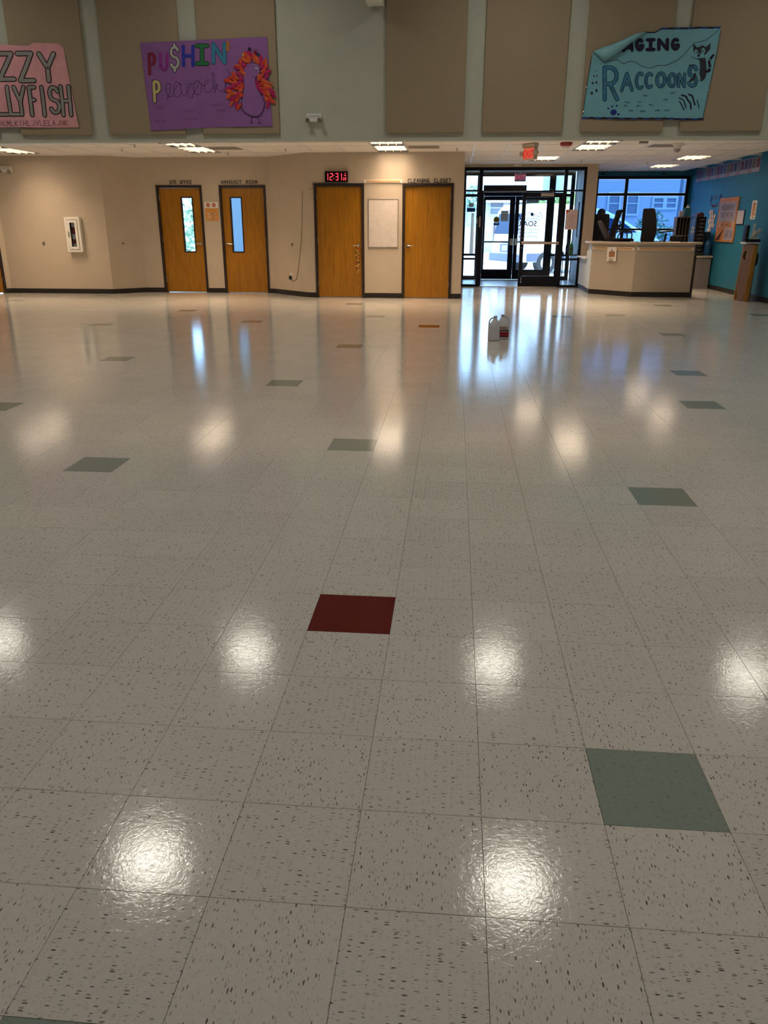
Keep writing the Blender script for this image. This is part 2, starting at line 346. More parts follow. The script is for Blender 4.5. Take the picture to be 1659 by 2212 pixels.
for j in range(-36, 70):
    for i in range(-41, 32):
        x, y = tile_pos(i, j)
        if not (-12 < x < 9.4 and -6.9 < y < 22.5) or (.1 < x < 3.2 and y > 19.95): continue
        d = Vector((x, y, -1.4011)); dep = -d.dot(axb)
        if dep > .3 and abs(d.dot(axr)/dep) < .58 and abs(d.dot(axu)/dep) < .80: inview.append((dep*d.length, i, j))
        else: rest.append((i, j))
inview.sort()
named = [(i, j) for _, i, j in inview if (i, j) in SPECIAL]
for _, i, j in inview:
    if (i, j) in SPECIAL: continue
    if len(named) < 298: named.append((i, j))
    else: rest.append((i, j))
tb = MB(); tile_geo(tb, 0, 0); proto = tb.build('tile', M_TILE, floor); me0 = proto.data
meshes = {M_TILE: me0}
for k, mm in ((M_TGRN, 'tile'), (M_TRED, 'tile')):
    me = me0.copy(); me.materials[0] = k; meshes[k] = me
first = True
for (i, j) in named:
    x, y = tile_pos(i, j); mm = SPECIAL.get((i, j), M_TILE)
    o = proto if first else proto.copy()
    if not first: C.objects.link(o)
    first = False; o.data = meshes[mm]; o.location = (x, y, 0); o.rotation_euler = (random.gauss(0, .0006), random.gauss(0, .0006), 0)
    if mm is M_TGRN: o['label'] = 'sage green vinyl floor tile'
    if mm is M_TRED: o['label'] = 'dark red vinyl floor tile'
fb = MB()
for (i, j) in rest:
    if (i, j) in SPECIAL: continue
    x, y = tile_pos(i, j); tile_geo(fb, x, y, dz=[random.gauss(0, .00004) for _ in range(4)])
o = fb.build('tile_field', M_TILE, floor, fixn=False); o['kind'] = 'stuff'
vf = struct(MB().box(.14, 3.1, 20.0, 22.75, -.0034, -.003).build('floor_vestibule', mat('grey_grout', (.3, .32, .33), .8)))
M_VT = mat('pale_vestibule_tile', (.62, .66, .68), .3, var=.05)
for i in range(5):
    for j in range(5):
        MB().box(.15+.59*i, .15+.59*i+.583, 20.03+.53*j, 20.03+.53*j+.523, -.003, .004).build('tile', M_VT, vf, bevel=.002)

# low ceiling: grid bars, lay-in tiles, troffers
ceil = struct(MB().box(-12.1, 6.3, 14.6, 22.8, 2.86, 2.9).build('ceiling', M_CEIL))
XB = [.29+.61*k for k in range(-20, 10)]; YB = [15.22+1.22*k for k in range(0, 7)]
gb = MB()
for x in XB: gb.box(x-.012, x+.012, 14.2+.02*0+max(0, sy(x)-14.2)+.2, 22.6, HC-.004, HC+.03)
for y in YB[:-1]: gb.box(-12, 6.05, y-.012, y+.012, HC-.0035, HC+.03)
gb.build('ceiling_grid', M_TBAR, ceil)
fixtures = []                               # (x0, y0, y1)
for (c, y0) in ((-9, 15.22), (-9, 14.5), (-3, 15.22), (-3, 14.5), (3, 15.22), (3, 14.5), (-15, 15.22), (-15, 14.5), (7, 17.66), (7, 20.10), (2, 17.66)):
    fixtures.append((.29+.61*c, y0, 15.22 if y0 < 15 else y0+1.22))
GRILLES = {(-8, 0): 0, (-2, 0): 0, (5, 0): 0}
ctile = None; CT = {}
for kx in range(-20, 10):
    x0 = .29+.61*kx
    if x0+.61 > 6.08 or x0 < -11.9: continue
    for ky in range(-1, 6):
        y0 = 14.58 if ky < 0 else 15.22+1.22*ky; y1 = 15.22 if ky < 0 else min(22.58, y0+1.22)
        if y1-y0 < .2: continue
        if any(abs(f[0]-x0) < .05 and abs(f[2]-y1) < .05 for f in fixtures): continue
        ya = y0
        if (kx, ky) in GRILLES: ya = y0+.61
        key = round(y1-ya, 2)
        if key not in CT:
            o = MB().box(.013, .597, .013, key-.013, .001, .016).build('ceiling_tile', M_CEIL, ceil); CT[key] = o
        else:
            o = CT[key].copy(); C.objects.link(o)
        o.location = (x0, ya, HC)
def troffer(x0, y0, y1, label, warm=(1, .80, .60)):
    t = thing('ceiling_light', label, 'light', (x0+.305, (y0+y1)/2, HC), group='fluorescent troffers in the low ceiling')
    a, b = x0+.014, x0+.596; c, d = y0+.014, y1-.014
    f = MB(); f.box(a, a+.012, c, d, HC-.006, HC+.1); f.box(b-.012, b, c, d, HC-.006, HC+.1); f.box(a, b, c, c+.012, HC-.006, HC+.1); f.box(a, b, d-.012, d, HC-.006, HC+.1); f.box(a, b, c, d, HC+.1, HC+.11)
    f.build('housing', M_DARK, t)
    l = MB()
    for k in range(1, 4): l.box(a+.582*k/4-.003, a+.582*k/4+.003, c, d, HC-.004, HC+.02)
    n = max(1, round((d-c)/.3))
    for k in range(1, n): y = c+(d-c)*k/n; l.box(a, b, y-.0022, y+.0022, HC-.003, HC+.012)
    l.build('louver', mat('pale_louver', (.7, .62, .52), .4), t)
    MB().box(a+.012, b-.012, c+.012, d-.012, HC+.03, HC+.034).build('diffuser', mat('warm_diffuser', (.9, .8, .65), .5, emit=TROFFER_E, ecol=warm, var=.01), t)
    for k in range(3):
        ld = bpy.data.lights.new('lamp', 'AREA'); ld.shape = 'RECTANGLE'; ld.size = .17; ld.size_y = max(.2, y1-y0-.1); ld.energy = TROFFER_W/3*(y1-y0)/1.22; ld.color = (1, .72, .46); ld.spread = R(122 if x0 < -8 else 100)
        lo = bpy.data.objects.new('lamp', ld); C.objects.link(lo); lo.location = (x0+.305+(k-1)*.19, (y0+y1)/2, HC-.008); put(lo, t)
        lo.visible_glossy = True
    return t
names = {-9: 'above the office doors', -3: 'above the whiteboard between two oak doors', 3: 'between red strobe and reception counter', -15: 'at the left edge over the extinguisher wall', 7: '', 2: 'just inside the glass entrance'}
for (x0, y0, y1) in fixtures:
    c = round((x0-.29)/.61)
    if c == 7: lb = 'lit ceiling troffer over the reception counter' if y0 < 19 else 'lit ceiling troffer deep in reception near the window'
    else:
        lb = ('lit troffer half cut off by upper wall, ' if y0 < 15 else 'lit full-length ceiling troffer ')+names[c]
    troffer(x0, y0, y1, lb)
for (kx, ky), lb in zip(GRILLES, ('grey return air grille beside the troffer over office doors', 'grey return air grille right of the whiteboard troffer', 'grey return air grille by the dome camera')):
    x0, y0 = .29+.61*kx, 15.22+1.22*ky
    t = thing('ceiling_vent', lb, 'vent', (x0+.3, y0+.3, HC), group='return air grilles')
    MB().box(x0+.015, x0+.595, y0+.013, y0+.597, HC+.02, HC+.03).build('backing', mat('vent_dark', (.12, .11, .1), .8), t)
    f = MB(); f.box(x0+.015, x0+.04, y0+.013, y0+.597, HC-.002, HC+.02); f.box(x0+.57, x0+.595, y0+.013, y0+.597, HC-.002, HC+.02); f.box(x0+.04, x0+.57, y0+.013, y0+.04, HC-.002, HC+.02); f.box(x0+.04, x0+.57, y0+.57, y0+.597, HC-.002, HC+.02)
    f.build('frame', mat('vent_grey', (.42, .38, .33), .6), t)
    for k in range(12): MB().box(x0+.04, x0+.57, y0+.05+.043*k, y0+.065+.043*k, HC, HC+.015).build('slat', MATS['vent_grey'], t)

# high-bay lamps over the hall (their discs show in the waxed floor)
def highbay(x, y, label):
    t = thing('high_bay_light', label, 'light', (x, y, 6.0), group='round high-bay lamps over the hall')
    MB().lathe((x, y, 6.0), [(.40, .0), (.41, .02), (.41, .1), (.16, .2), (.1, .3), (.02, .31)], 28).build('housing', M_WHITE, t, smooth=True)
    MB().cyl((x, y, 6.3), (x, y, 7.485), .01, n=8).build('stem', M_STEEL, t)
    MB().cyl((x, y, 6.0), (x, y, 6.006), .395, n=28).build('lens', mat('frosted_lens', (.8, .8, .78), .4), t)
    ld = bpy.data.lights.new('lamp', 'AREA'); ld.shape = 'DISK'; ld.size = .78; ld.energy = HIGHBAY_W; ld.color = (1, .94, .82); ld.spread = R(150)
    lo = bpy.data.objects.new('lamp', ld); C.objects.link(lo); lo.location = (x, y, 5.99); put(lo, t)
for iy, y in enumerate((2.4, 7.35, 12.3)):
    for ix, x in enumerate((-8.3, -3.55, .92, 5.3)):
        highbay(x, y, 'round high-bay lamp, %s from left in the %s row' % (('first', 'second', 'third', 'fourth')[ix], ('nearest', 'middle', 'farthest')[iy]))

# ------------------------------------------------------------------ oak doors
def oak_door(idx, M, s0, h, handle_right, lite=None, label=None, hinge_right=None, wide=1.0):
    """M maps (s along wall, depth behind the face, z)"""
    d = thing('door_%d' % idx, label, None, tuple(M @ Vector((s0, 0, 0))), kind='structure')
    j = .048; W_ = wide; l0, l1 = s0+j, s0+W_-j; top = h-.052
    f = MB(); f.box(s0, l0, -.018, .13, 0, h); f.box(l1, s0+W_, -.018, .13, 0, h); f.box(l0, l1, -.018, .13, top, h)
    f.box(l0, l0+.014, .075, .10, 0, top); f.box(l1-.014, l1, .075, .10, 0, top)
    f.xf(M).build('door_frame', M_FRAME, d, bevel=.003)
    y0, y1, z0, z1 = .028, .072, .012, top-.004; a, b = l0+.003, l1-.003
    g = MB()
    if lite:
        la, lb, lz0, lz1 = lite
        g.box(a, la, y0, y1, z0, z1); g.box(lb, b, y0, y1, z0, z1); g.box(la, lb, y0, y1, z0, lz0); g.box(la, lb, y0, y1, lz1, z1)
    else: g.box(a, b, y0, y1, z0, z1)
    leaf = g.xf(M).build('door_leaf', M_DOOR, d)
    if lite:
        k = MB(); e = .022
        for q in ((la-e, la+.004, lz0-e, lz1+e), (lb-.004, lb+e, lz0-e, lz1+e), (la+.004, lb-.004, lz0-e, lz0+.004), (la+.004, lb-.004, lz1-.004, lz1+e)): k.box(q[0], q[1], y0-.008, y1+.008, q[2], q[3])
        k.xf(M).build('lite_frame', M_FRAME, d, bevel=.002)
        MB().box(la+.003, lb-.003, .047, .053, lz0+.003, lz1-.003).xf(M).build('pane', M_GLASS, d)
    hx = b-.062 if handle_right else a+.062; sg = -1 if handle_right else 1
    hb = MB(); hb.cyl((hx, y0, 1.02), (hx, y0-.012, 1.02), .034, .030, 20); hb.cyl((hx, y0-.01, 1.02), (hx, y0-.055, 1.02), .011, n=12)
    hb.tube([(hx, y0-.05, 1.02), (hx+sg*.03, y0-.056, 1.02), (hx+sg*.075, y0-.055, 1.018), (hx+sg*.115, y0-.048, 1.012)], [.011, .010, .009, .007])
    hb.xf(M).build('handle', M_CHROME, d, smooth=True)
    hr = (not handle_right) if hinge_right is None else hinge_right
    for z in (.22, 1.06, 1.88):
        xx = b if hr else a
        MB().cyl((xx, y0-.004, z), (xx, y0-.004, z+.11), .008, n=10).xf(M).build('hinge', M_CHROME, d, smooth=True)
    sb = MB(); sb.box(b-.004 if handle_right else a-.002, b+.002 if handle_right else a+.004, y0-.002, y1, .96, 1.08); sb.xf(M).build('strike_plate', M_CHROME, d)
    return d
MI = lambda x, y: Matrix.Translation((x, y, 0))
oak_door(1, MG, 2.285, 2.17, True, label='oak door at the extreme left edge, mostly out of view', hinge_right=True)
oak_door(2, MI(0, 17.45), -6.37, 2.19, True, (-5.842, -5.615, .86, 1.94), 'oak door with narrow window under the SITE OFFICE lettering', wide=.995)
oak_door(3, MI(0, 17.45), -5.005, 2.19, False, (-4.775, -4.55, .86, 1.94), 'oak door with narrow window under the HANGOUT ROOM lettering')
oak_door(4, MI(0, 16.5), -2.82, 2.17, True, label='solid oak door below the red digital clock')
oak_door(5, MI(0, 16.5), -1.06, 2.17, False, label='solid oak door under the CLEANING CLOSET lettering')
# small white wedge stop by the clock door and the office windows behind
for i, (x0, x1) in enumerate(((-8.4, -6.85), (-6.5, -5.3))):
    t = thing('window_%d' % (i+1), ('window of the site office seen through the first narrow door light', 'window with pale blue roller shade behind the hangout door')[i], None, (x0, 22.6, .5), kind='structure')
    f = MB()
    for q in ((x0, x0+.05, .5, 2.3), (x1-.05, x1, .5, 2.3), (x0+.05, x1-.05, .5, .55), (x0+.05, x1-.05, 2.25, 2.3)): f.box(q[0], q[1], 22.62, 22.7, q[2], q[3])
    f.build('window_frame', M_ALU, t); MB().box(x0+.05, x1-.05, 22.655, 22.662, .55, 2.25).build('pane', M_GLASS, t)
    if i == 1: MB().box(x0+.02, x1-.02, 22.585, 22.59, .52, 2.28).build('roller_shade', shade_mat('pale_blue_shade', (.62, .72, .8)), t)

# ------------------------------------------------------------------ wall lettering
def letters(txt, x, z, h, gap, y, label, sp=.5):
    """each hand-cut letter is a mesh child; x,z start, letter height h"""
    t = thing('wall_lettering', label, 'lettering', (x, y, z)); cx = x
    for k, ch in enumerate(txt):
        if ch == ' ': cx += gap*sp*2.2; continue
        wd = .035 if ch == 'I' else gap*(.62 if ch not in 'MN' else .72)
        dz = random.uniform(-.004, .004)
        mb = MB(); glyph(mb, ch, cx, z+dz, cx+wd*(1 if ch != 'I' else .01), z+h+dz, .013, lambda a, b: (a, y-.003, b), 0, .04)
        if ch == 'I': pass
        mb.build('letter', M_INK, t); cx += wd+gap*.34 if ch != 'I' else gap*.36
    return cx
letters('SITE OFFICE', -6.06, 2.215, .065, .052, 17.45, 'small black SITE OFFICE lettering above the oak door')
letters('HANGOUT ROOM', -4.94, 2.215, .065, .066, 17.45, 'small black HANGOUT ROOM lettering above the oak door', .55)
letters('CLEANING CLOSET', -.955, 2.185, .065, .060, 16.5, 'small black CLEANING CLOSET lettering above the oak door', .55)

# ------------------------------------------------------------------ acoustic panels
PL = [(-7.48, -6.215, 'taupe fabric wall panel partly behind the pink jellyfish banner'), (-5.92, -4.60, 'taupe fabric wall panel under the left half of the purple banner'),
      (-4.30, -2.997, 'taupe fabric wall panel under the peacock half of the purple banner'), (-1.21, .085, 'bare taupe fabric wall panel below the white boxed duct'),
      (.38, 1.69, 'bare taupe fabric wall panel over the glass entrance'), (1.978, 3.31, 'taupe fabric wall panel under the left half of the teal banner'),
      (3.58, 4.88, 'taupe fabric wall panel at the right edge behind the raccoon drawing'), (-9.2, -7.86, 'taupe fabric wall panel at the left edge of the upper wall')]
for x0, x1, lb in PL:
    mb = MB(); P = [sof(x, z, o_) for o_ in (.0006, .05) for (x, z) in ((x0, 2.845), (x1, 2.845), (x1, 5.30), (x0, 5.30))]
    mb.q(P, [(3, 2, 1, 0), (4, 5, 6, 7), (0, 1, 5, 4), (1, 2, 6, 5), (2, 3, 7, 6), (3, 0, 4, 7)])
    tag(mb.build('acoustic_panel', M_PANEL, bevel=.012), lb, 'wall panel', 'fabric acoustic panels on the upper wall')
tag(MB().box(-1.5, -1.235, 13.9, 14.32, 4.66, 7.48).build('boxed_duct', mat('white_duct_paint', (.72, .71, .66), .6), bevel=.006), 'white boxed-in duct end high on the upper wall', 'duct')

# ------------------------------------------------------------------ banners
def banner_fn(ax_, az_, wave, off=.062):
    def f(a, b, d=0):
        X = ax_[0]*a+ax_[1]*b+ax_[2]; Z = az_[0]*a+az_[1]*b+az_[2]
        return sof(X, Z, off+d+wave*(math.sin(X*7+Z*3)+math.sin(X*3.1-Z*9)+.5*math.sin(Z*17+X*5)))
    return f
def sheet(name, f, top, bot, a0, a1, nx, ny, m, parent):
    """top(s), bot(s): art-space points along the two long edges"""
    mb = MB(); n1 = nx+1
    for d in (0, -.0015):
        pts = []
        for j in range(ny+1):
            for i in range(n1):
                p, q = top(i/nx), bot(i/nx); t = j/ny
                pts.append(f(p[0]+(q[0]-p[0])*t, p[1]+(q[1]-p[1])*t, d))
        mb.q(pts, [(j*n1+i, j*n1+i+1, (j+1)*n1+i+1, (j+1)*n1+i) for j in range(ny) for i in range(nx)])
    return mb.build(name, m, parent, smooth=True, fixn=False)
def lerp_poly(pts):
    def g(s):
        n = len(pts)-1; k = min(n-1, int(s*n)); u = s*n-k; return (pts[k][0]+(pts[k+1][0]-pts[k][0])*u, pts[k][1]+(pts[k+1][1]-pts[k][1])*u)
    return g
M_PINK = mat('pink_butcher_paper', (.72, .34, .38), .8, var=.08, scale=8); M_GLIT = mat('silver_duct_tape', (.36, .34, .34), .35, .3, var=.12, scale=40)
fpk = banner_fn((.00079, -.00001, -7.6367), (0, -.00067, 4.2841), .004)
t = thing('banner', 'pink FIZZY JELLYFISH banner with silver letters, cut by left edge', 'banner', sof(-7.2, 3.5, .05), group=None)
sheet('paper', fpk, lerp_poly([(-900, 140), (0, 130), (640, 165), (760, 100), (1290, 120), (1390, 230)]), lerp_poly([(-900, 1985), (0, 1970), (700, 1985), (1100, 1990), (1545, 1985), (1545, 1985)]), 0, 1, 40, 16, M_PINK, t)
def outlined(ch, box, wf, wo, f, mf, mo, parent, slant=0):
    o, g = MB(), MB(); x0, y0, x1, y1 = box; S = lambda a, b: f(a, b, .003); S2 = lambda a, b: f(a, b, .005)
    glyph(o, ch, x0, y1, x1, y0, wf+2*wo, S, slant, 70); glyph(g, ch, x0, y1, x1, y0, wf, S2, slant, 70)
    l = g.build('letter', mf, parent, fixn=False)
    if wo: o.build('outline', mo, l, fixn=False)
for ch, bx in (('F', (-760, 330, -480, 950)), ('I', (-400, 330, -360, 950)), ('Z', (-60, 330, 250, 890)), ('Z', (385, 330, 680, 925)), ('Y', (850, 345, 1165, 935)), ('J', (-760, 1070, -560, 1690)), ('E', (-480, 1070, -310, 1690)), ('L', (-210, 1070, 10, 1680)),
               ('L', (70, 1060, 260, 1680)), ('Y', (215, 1065, 430, 1690)), ('F', (545, 1075, 660, 1700)), ('I', (790, 1075, 850, 1710)), ('S', (970, 1080, 1175, 1650)), ('H', (1240, 1060, 1410, 1710))):
    outlined(ch, bx, 78 if bx[1] < 1000 else 62, 22, fpk, M_GLIT, M_INK, t, slant=-.0)
def scribble(f, x, y, n, h, wd, m, parent, seed, sl=0):
    random.seed(seed); mb = MB(); cx = x
    for k in range(n):
        ch = random.choice('AEIMNHTJKLVRS'); glyph(mb, ch, cx, y+sl*k, cx+h*.55, y+sl*k-h, wd, lambda a, b: f(a, b, .003), 0, 60); cx += h*.8
    return mb.build('signatures', m, parent, fixn=False)
scribble(fpk, -40, 1940, 15, 115, 9, mat('dark_red_pen', (.12, .03, .05), .8), t, 3)
scribble(fpk, -880, 1940, 9, 115, 9, mat('dark_red_pen', (.12, .03, .05), .8), t, 5)

fpu = banner_fn((.00145, -.00008, -5.2906), (-.00001, -.00128, 4.3226), .0035)
M_PUR = mat('purple_butcher_paper', (.255, .105, .33), .8, var=.06, scale=6)
t = thing('banner', "purple PUSHIN' Peacocks banner with tissue paper peacock", 'banner', sof(-4.2, 3.5, .05))
sheet('paper', fpu, lerp_poly([(40, 100), (1488, 38)]), lerp_poly([(130, 1115), (900, 1070), (1560, 1058)]), 0, 1, 30, 16, M_PUR, t)
LC = [('P', (140, 225, 205, 450), 38, (.20, .008, .04), 0), ('U', (270, 225, 345, 400), 36, (.26, .02, .26), 0), ('$', (385, 125, 480, 405), 30, (.42, .42, .40), 7), ('H', (535, 140, 645, 355), 40, (.02, .03, .36), 0), ('B1', (690, 135, 810, 335), 40, (.01, .16, .05), 7), ('N', (880, 115, 1005, 325), 40, (.03, .20, .36), 4), ("'", (1030, 100, 1065, 180), 38, (.42, .15, .02), 0), ('P', (185, 540, 250, 765), 34, (.55, .47, .22), 7)]
for k, (ch, bx, wf, col, wo) in enumerate(LC):
    outlined(ch, bx, wf, wo, fpu, mat('paint_letter_%d' % k, col, .7, var=.15, scale=60), M_INK, t)
mb = MB(); PU = lambda a, b: fpu(a, b, .003)
M_PEN = mat('thin_purple_pen', (.03, .012, .05), .8)
cur = [(330, 750), (370, 660), (380, 570), (335, 555), (318, 620), (345, 720), (395, 710), (420, 640)]
for cxx, wd in ((455, 45), ):
    pass
def loop_a(cx, cy_, r, ry): return arc(cx, cy_, r, ry, -60, 300, 14)
path = cur+loop_a(455, 630, 45, 90)+[(495, 560), (500, 660), (530, 710), (560, 670)]+arc(615, 640, 50, 85, 290, 70, 10)+[(625, 705), (660, 640)]+loop_a(690, 610, 50, 80)+[(740, 570), (770, 600)]+arc(810, 590, 42, 75, 290, 70, 10)+[(850, 640), (890, 560), (885, 450), (862, 440), (870, 560), (895, 670), (900, 590), (930, 570), (905, 610), (960, 660), (1010, 620), (1018, 520), (1020, 650), (985, 662)]
ribbon(mb, path, 4.5, PU, 60); ribbon(mb, [(1030, 400), (1060, 440), (1070, 520), (1060, 560)], 4.5, PU, 60)
mb.build('cursive_writing', M_PEN, t, fixn=False)
body = [(1235, 380), (1255, 340), (1320, 330), (1390, 335), (1418, 390), (1410, 440), (1375, 485), (1362, 500), (1366, 580), (1400, 650), (1450, 730), (1470, 800), (1448, 880), (1410, 928), (1370, 943), (1310, 936), (1240, 895), (1205, 845), (1205, 770), (1220, 690), (1232, 600), (1222, 470)]
mb = MB(); mb.q([fpu(a, b, .016) for a, b in body], [tuple(range(len(body)))]); bd = mb.build('peacock_body', M_PUR, t, fixn=False)
mb = MB(); P2 = lambda a, b: fpu(a, b, .018); ribbon(mb, body+[body[0]], 5, P2, 60); ribbon(mb, [(1322, 943), (1320, 1000), (1305, 1022)], 5, P2, 60); ribbon(mb, [(1395, 940), (1404, 1000), (1418, 1020)], 5, P2, 60); ribbon(mb, [(1330, 488), (1360, 488)], 5, P2, 60)
ribbon(mb, [(1303, 1022), (1328, 1022)], 9, P2, 60); ribbon(mb, [(1398, 1020), (1424, 1020)], 9, P2, 60); mb.build('pen_outline', M_PEN, bd, fixn=False)
mb = MB(); mb.q([fpu(*p, .02) for p in arc(1372, 396, 14, 14, 0, 360, 12)[:-1]], [tuple(range(12))]); ey = mb.build('eye', M_PAPER, bd, fixn=False)
mb = MB(); mb.q([fpu(*p, .023) for p in arc(1371, 400, 8, 8, 0, 360, 10)[:-1]], [tuple(range(10))]); mb.build('pupil', M_INK, bd, fixn=False)
FC = [mat('tissue_%d' % i, c, .85, var=.15, scale=50) for i, c in enumerate(((.60, .05, .02), (.66, .17, .03), (.42, .01, .10), (.52, .42, .06), (.08, .22, .04), (.62, .10, .03), (.36, .02, .20), (.62, .50, .30)))]
random.seed(11)
fe = [(1250, 250), (1285, 290), (1300, 230), (1330, 260), (1240, 300), (1215, 350), (1190, 330), (1165, 360), (1150, 390), (1200, 400), (1215, 440), (1175, 460), (1120, 480), (1150, 500), (1190, 510), (1100, 500), (1130, 540), (1170, 560), (1205, 570), (1080, 545), (1110, 590), (1150, 620), (1190, 640), (1050, 620), (1070, 670), (1120, 680), (1160, 690), (1190, 700), (1060, 700), (1100, 740), (1150, 750), (1090, 790), (1140, 800), (1170, 830), (1060, 650), (1130, 720), (1190, 600),
      (1380, 300), (1420, 300), (1450, 330), (1480, 330), (1440, 370), (1475, 390), (1450, 420), (1490, 440), (1440, 470), (1400, 490), (1490, 490), (1420, 520), (1470, 540), (1390, 560), (1440, 570), (1510, 560), (1400, 610), (1450, 620), (1500, 600), (1540, 640), (1470, 670), (1510, 680), (1560, 680), (1530, 730), (1490, 740), (1510, 790), (1545, 760), (1350, 280), (1430, 650), (1040, 530)]
cx0, cy0 = 1330, 560
for k, (a, b) in enumerate(fe):
    an = math.atan2(b-cy0, a-cx0)+random.uniform(-.8, .8); L_ = random.uniform(36, 60); wv = random.uniform(13, 24); dx, dy = math.cos(an), math.sin(an); mb = MB(); R_ = []
    for u, s_ in ((-1, .35), (-.5, 1), (.2, 1.1), (.8, .8), (1.05, .2)):
        c0 = (a+dx*L_*u, b+dy*L_*u); d0 = .006+.012*(1-u*u*.8)
        R_.append([fpu(c0[0]-dy*wv*s_, c0[1]+dx*wv*s_, d0), fpu(c0[0], c0[1], d0+.010), fpu(c0[0]+dy*wv*s_, c0[1]-dx*wv*s_, d0), fpu(c0[0], c0[1], d0-.004)])
    mb.rings(R_); mb.build('feather', FC[(k*5+k//3) % 8], t)
for a, b, c in ((1292, 178, (.01, .01, .06)), (1360, 208, (.2, .01, .03)), (1395, 243, (.01, .03, .10)), (1222, 240, (.55, .3, .08))):
    p = fpu(a, b, .014); MB().blob(p, (.026, .012, .030), 10, 6).build('pom_pom', mat('pompom_%d' % a, c, .9), t, smooth=True)
for sx, sy_, sd_ in ((180, 850, 1), (540, 890, 2), (860, 820, 3), (910, 890, 4), (180, 1010, 6), (560, 990, 7)):
    scribble(fpu, sx, sy_, 5, 30, 2.2, mat('faint_purple_pen', (.10, .04, .12), .8), t, sd_)

fte = banner_fn((.00138, .00012, 1.8035), (.00001, -.00121, 4.3762), .004)
M_TEAL = mat('teal_butcher_paper', (.17, .42, .51), .8, var=.05, scale=6); M_NAVY = mat('navy_marker', (.006, .004, .028), .8)
t = thing('banner', 'teal RAGING RACCOONS banner with its corner folded over', 'banner', sof(3.0, 3.6, .05))
TOP = [(175, 316), (300, 438), (480, 335), (640, 200), (760, 108), (870, 115), (935, 72), (1600, 72)]
sheet('paper', fte, lerp_poly(TOP), lerp_poly([(45, 1095), (1440, 1130)]), 0, 1, 42, 18, M_TEAL, t)
# folded-over corner: a curl standing off the sheet
mb = MB(); A_ = [(175, 314), (300, 268), (400, 238), (520, 185), (640, 130), (760, 104)]; B_ = [(178, 318), (296, 442), (420, 368), (530, 285), (650, 196), (764, 108)]
cols = []
for (a, b) in zip(A_, B_): cols.append([fte(a[0]+(b[0]-a[0])*u, a[1]+(b[1]-a[1])*u, .004+.085*math.sin(PI*(.12+.75*u))*(1 if 0 < A_.index(a) < 5 else .3)) for u in (0, .2, .4, .6, .8, 1)])
n1 = 6; mb.q([p for c in cols for p in c], [(i*n1+j, i*n1+j+1, (i+1)*n1+j+1, (i+1)*n1+j) for i in range(5) for j in range(5)])
o = mb.build('folded_corner', mat('teal_paper_back', (.22, .49, .57), .8), t, smooth=True); sdm = o.modifiers.new('thick', 'SOLIDIFY'); sdm.thickness = .002
TE = lambda a, b: fte(a, b, .003); TE2 = lambda a, b: fte(a, b, .0055)
for ch, bx in (('A', (555, 195, 622, 310)), ('G', (665, 195, 735, 305)), ('B1', (785, 195, 860, 305)), ('N', (915, 195, 1010, 305)), ('G', (1068, 195, 1135, 305))):
    if ch == 'A':
        mb = MB(); ribbon(mb, [(520, 312), (600, 230)], 36, TE, 60); ribbon(mb, [(605, 215), (618, 312)], 36, TE, 60); ribbon(mb, [(565, 285), (620, 280)], 26, TE, 60); mb.build('letter', M_NAVY, t, fixn=False)
    else: outlined(ch, bx, 40, 0, fte, M_NAVY, M_NAVY, t)
M_LB = mat('blue_paint_letter', (.035, .17, .31), .7, var=.3, scale=14); M_LBO = mat('dark_teal_pen', (.006, .035, .06), .8)
for ch, bx, wf in (('R', (305, 505, 450, 880), 40), ('A', (500, 575, 620, 775), 28), ('C', (665, 575, 745, 755), 28), ('C', (772, 582, 850, 745), 28), ('O', (900, 580, 990, 735), 32), ('O', (1035, 592, 1115, 737), 32), ('N', (1150, 595, 1215, 740), 26), ('S', (1262, 505, 1350, 735), 34)):
    outlined(ch, bx, wf-4, 7, fte, M_LB, M_LBO, t)
mb = MB(); ribbon(mb, [(290, 440), (360, 425), (450, 413), (520, 460), (600, 433), (660, 445), (720, 490), (780, 515), (830, 520), (900, 490), (1000, 492), (1120, 438), (1200, 373), (1255, 300), (1310, 242), (1430, 213), (1500, 165), (1580, 95)], 7, TE, 60); mb.build('wavy_cord', mat('grey_teal_cord', (.05, .10, .11), .8), t, fixn=False)
random.seed(4)
mb = MB(); mb2 = MB()
for k in range(20):
    a = 50+70*k; b = 1097+35*(a/1440); (ribbon)(mb if k % 2 else mb2, [(a, b), (a+38, b+random.uniform(-6, 6)), (min(1440, a+70), b+2)], 22, TE, 60)
for k in range(9):
    a = 940+72*k; ribbon(mb if k % 2 else mb2, [(a, 70), (a+72, 72+random.uniform(-4, 4))], 20, TE, 60)
ribbon(mb, [(755, 105), (800, 112), (870, 113), (935, 74)], 12, TE, 60)
mb.build('border', M_NAVY, t, fixn=False)['kind'] = 'stuff'; mb2.build('border', mat('royal_blue_marker', (.008, .05, .22), .8), t, fixn=False)['kind'] = 'stuff'
mb = MB(); ribbon(mb, [(160, 360), (100, 720), (55, 1060)], 7, TE, 60); ribbon(mb, [(1600, 110), (1560, 420), (1490, 790), (1435, 1120)], 7, TE, 60); mb.build('edge_cord', MATS['grey_teal_cord'], t, fixn=False)
mb = MB()
for ps_, w0 in (([(1165, 915), (1190, 960), (1218, 1018)], 13), ([(1160, 875), (1205, 895), (1225, 940), (1240, 992)], 12), ([(1190, 842), (1235, 855), (1262, 905), (1290, 940), (1298, 1005)], 19), ([(1268, 832), (1310, 855), (1325, 910), (1342, 958)], 17), ([(1362, 905), (1380, 950), (1390, 1000)], 10)):
    ribbon(mb, ps_, w0, TE, 60)
mb.build('claw_marks', M_NAVY, t, fixn=False)
mb = MB()
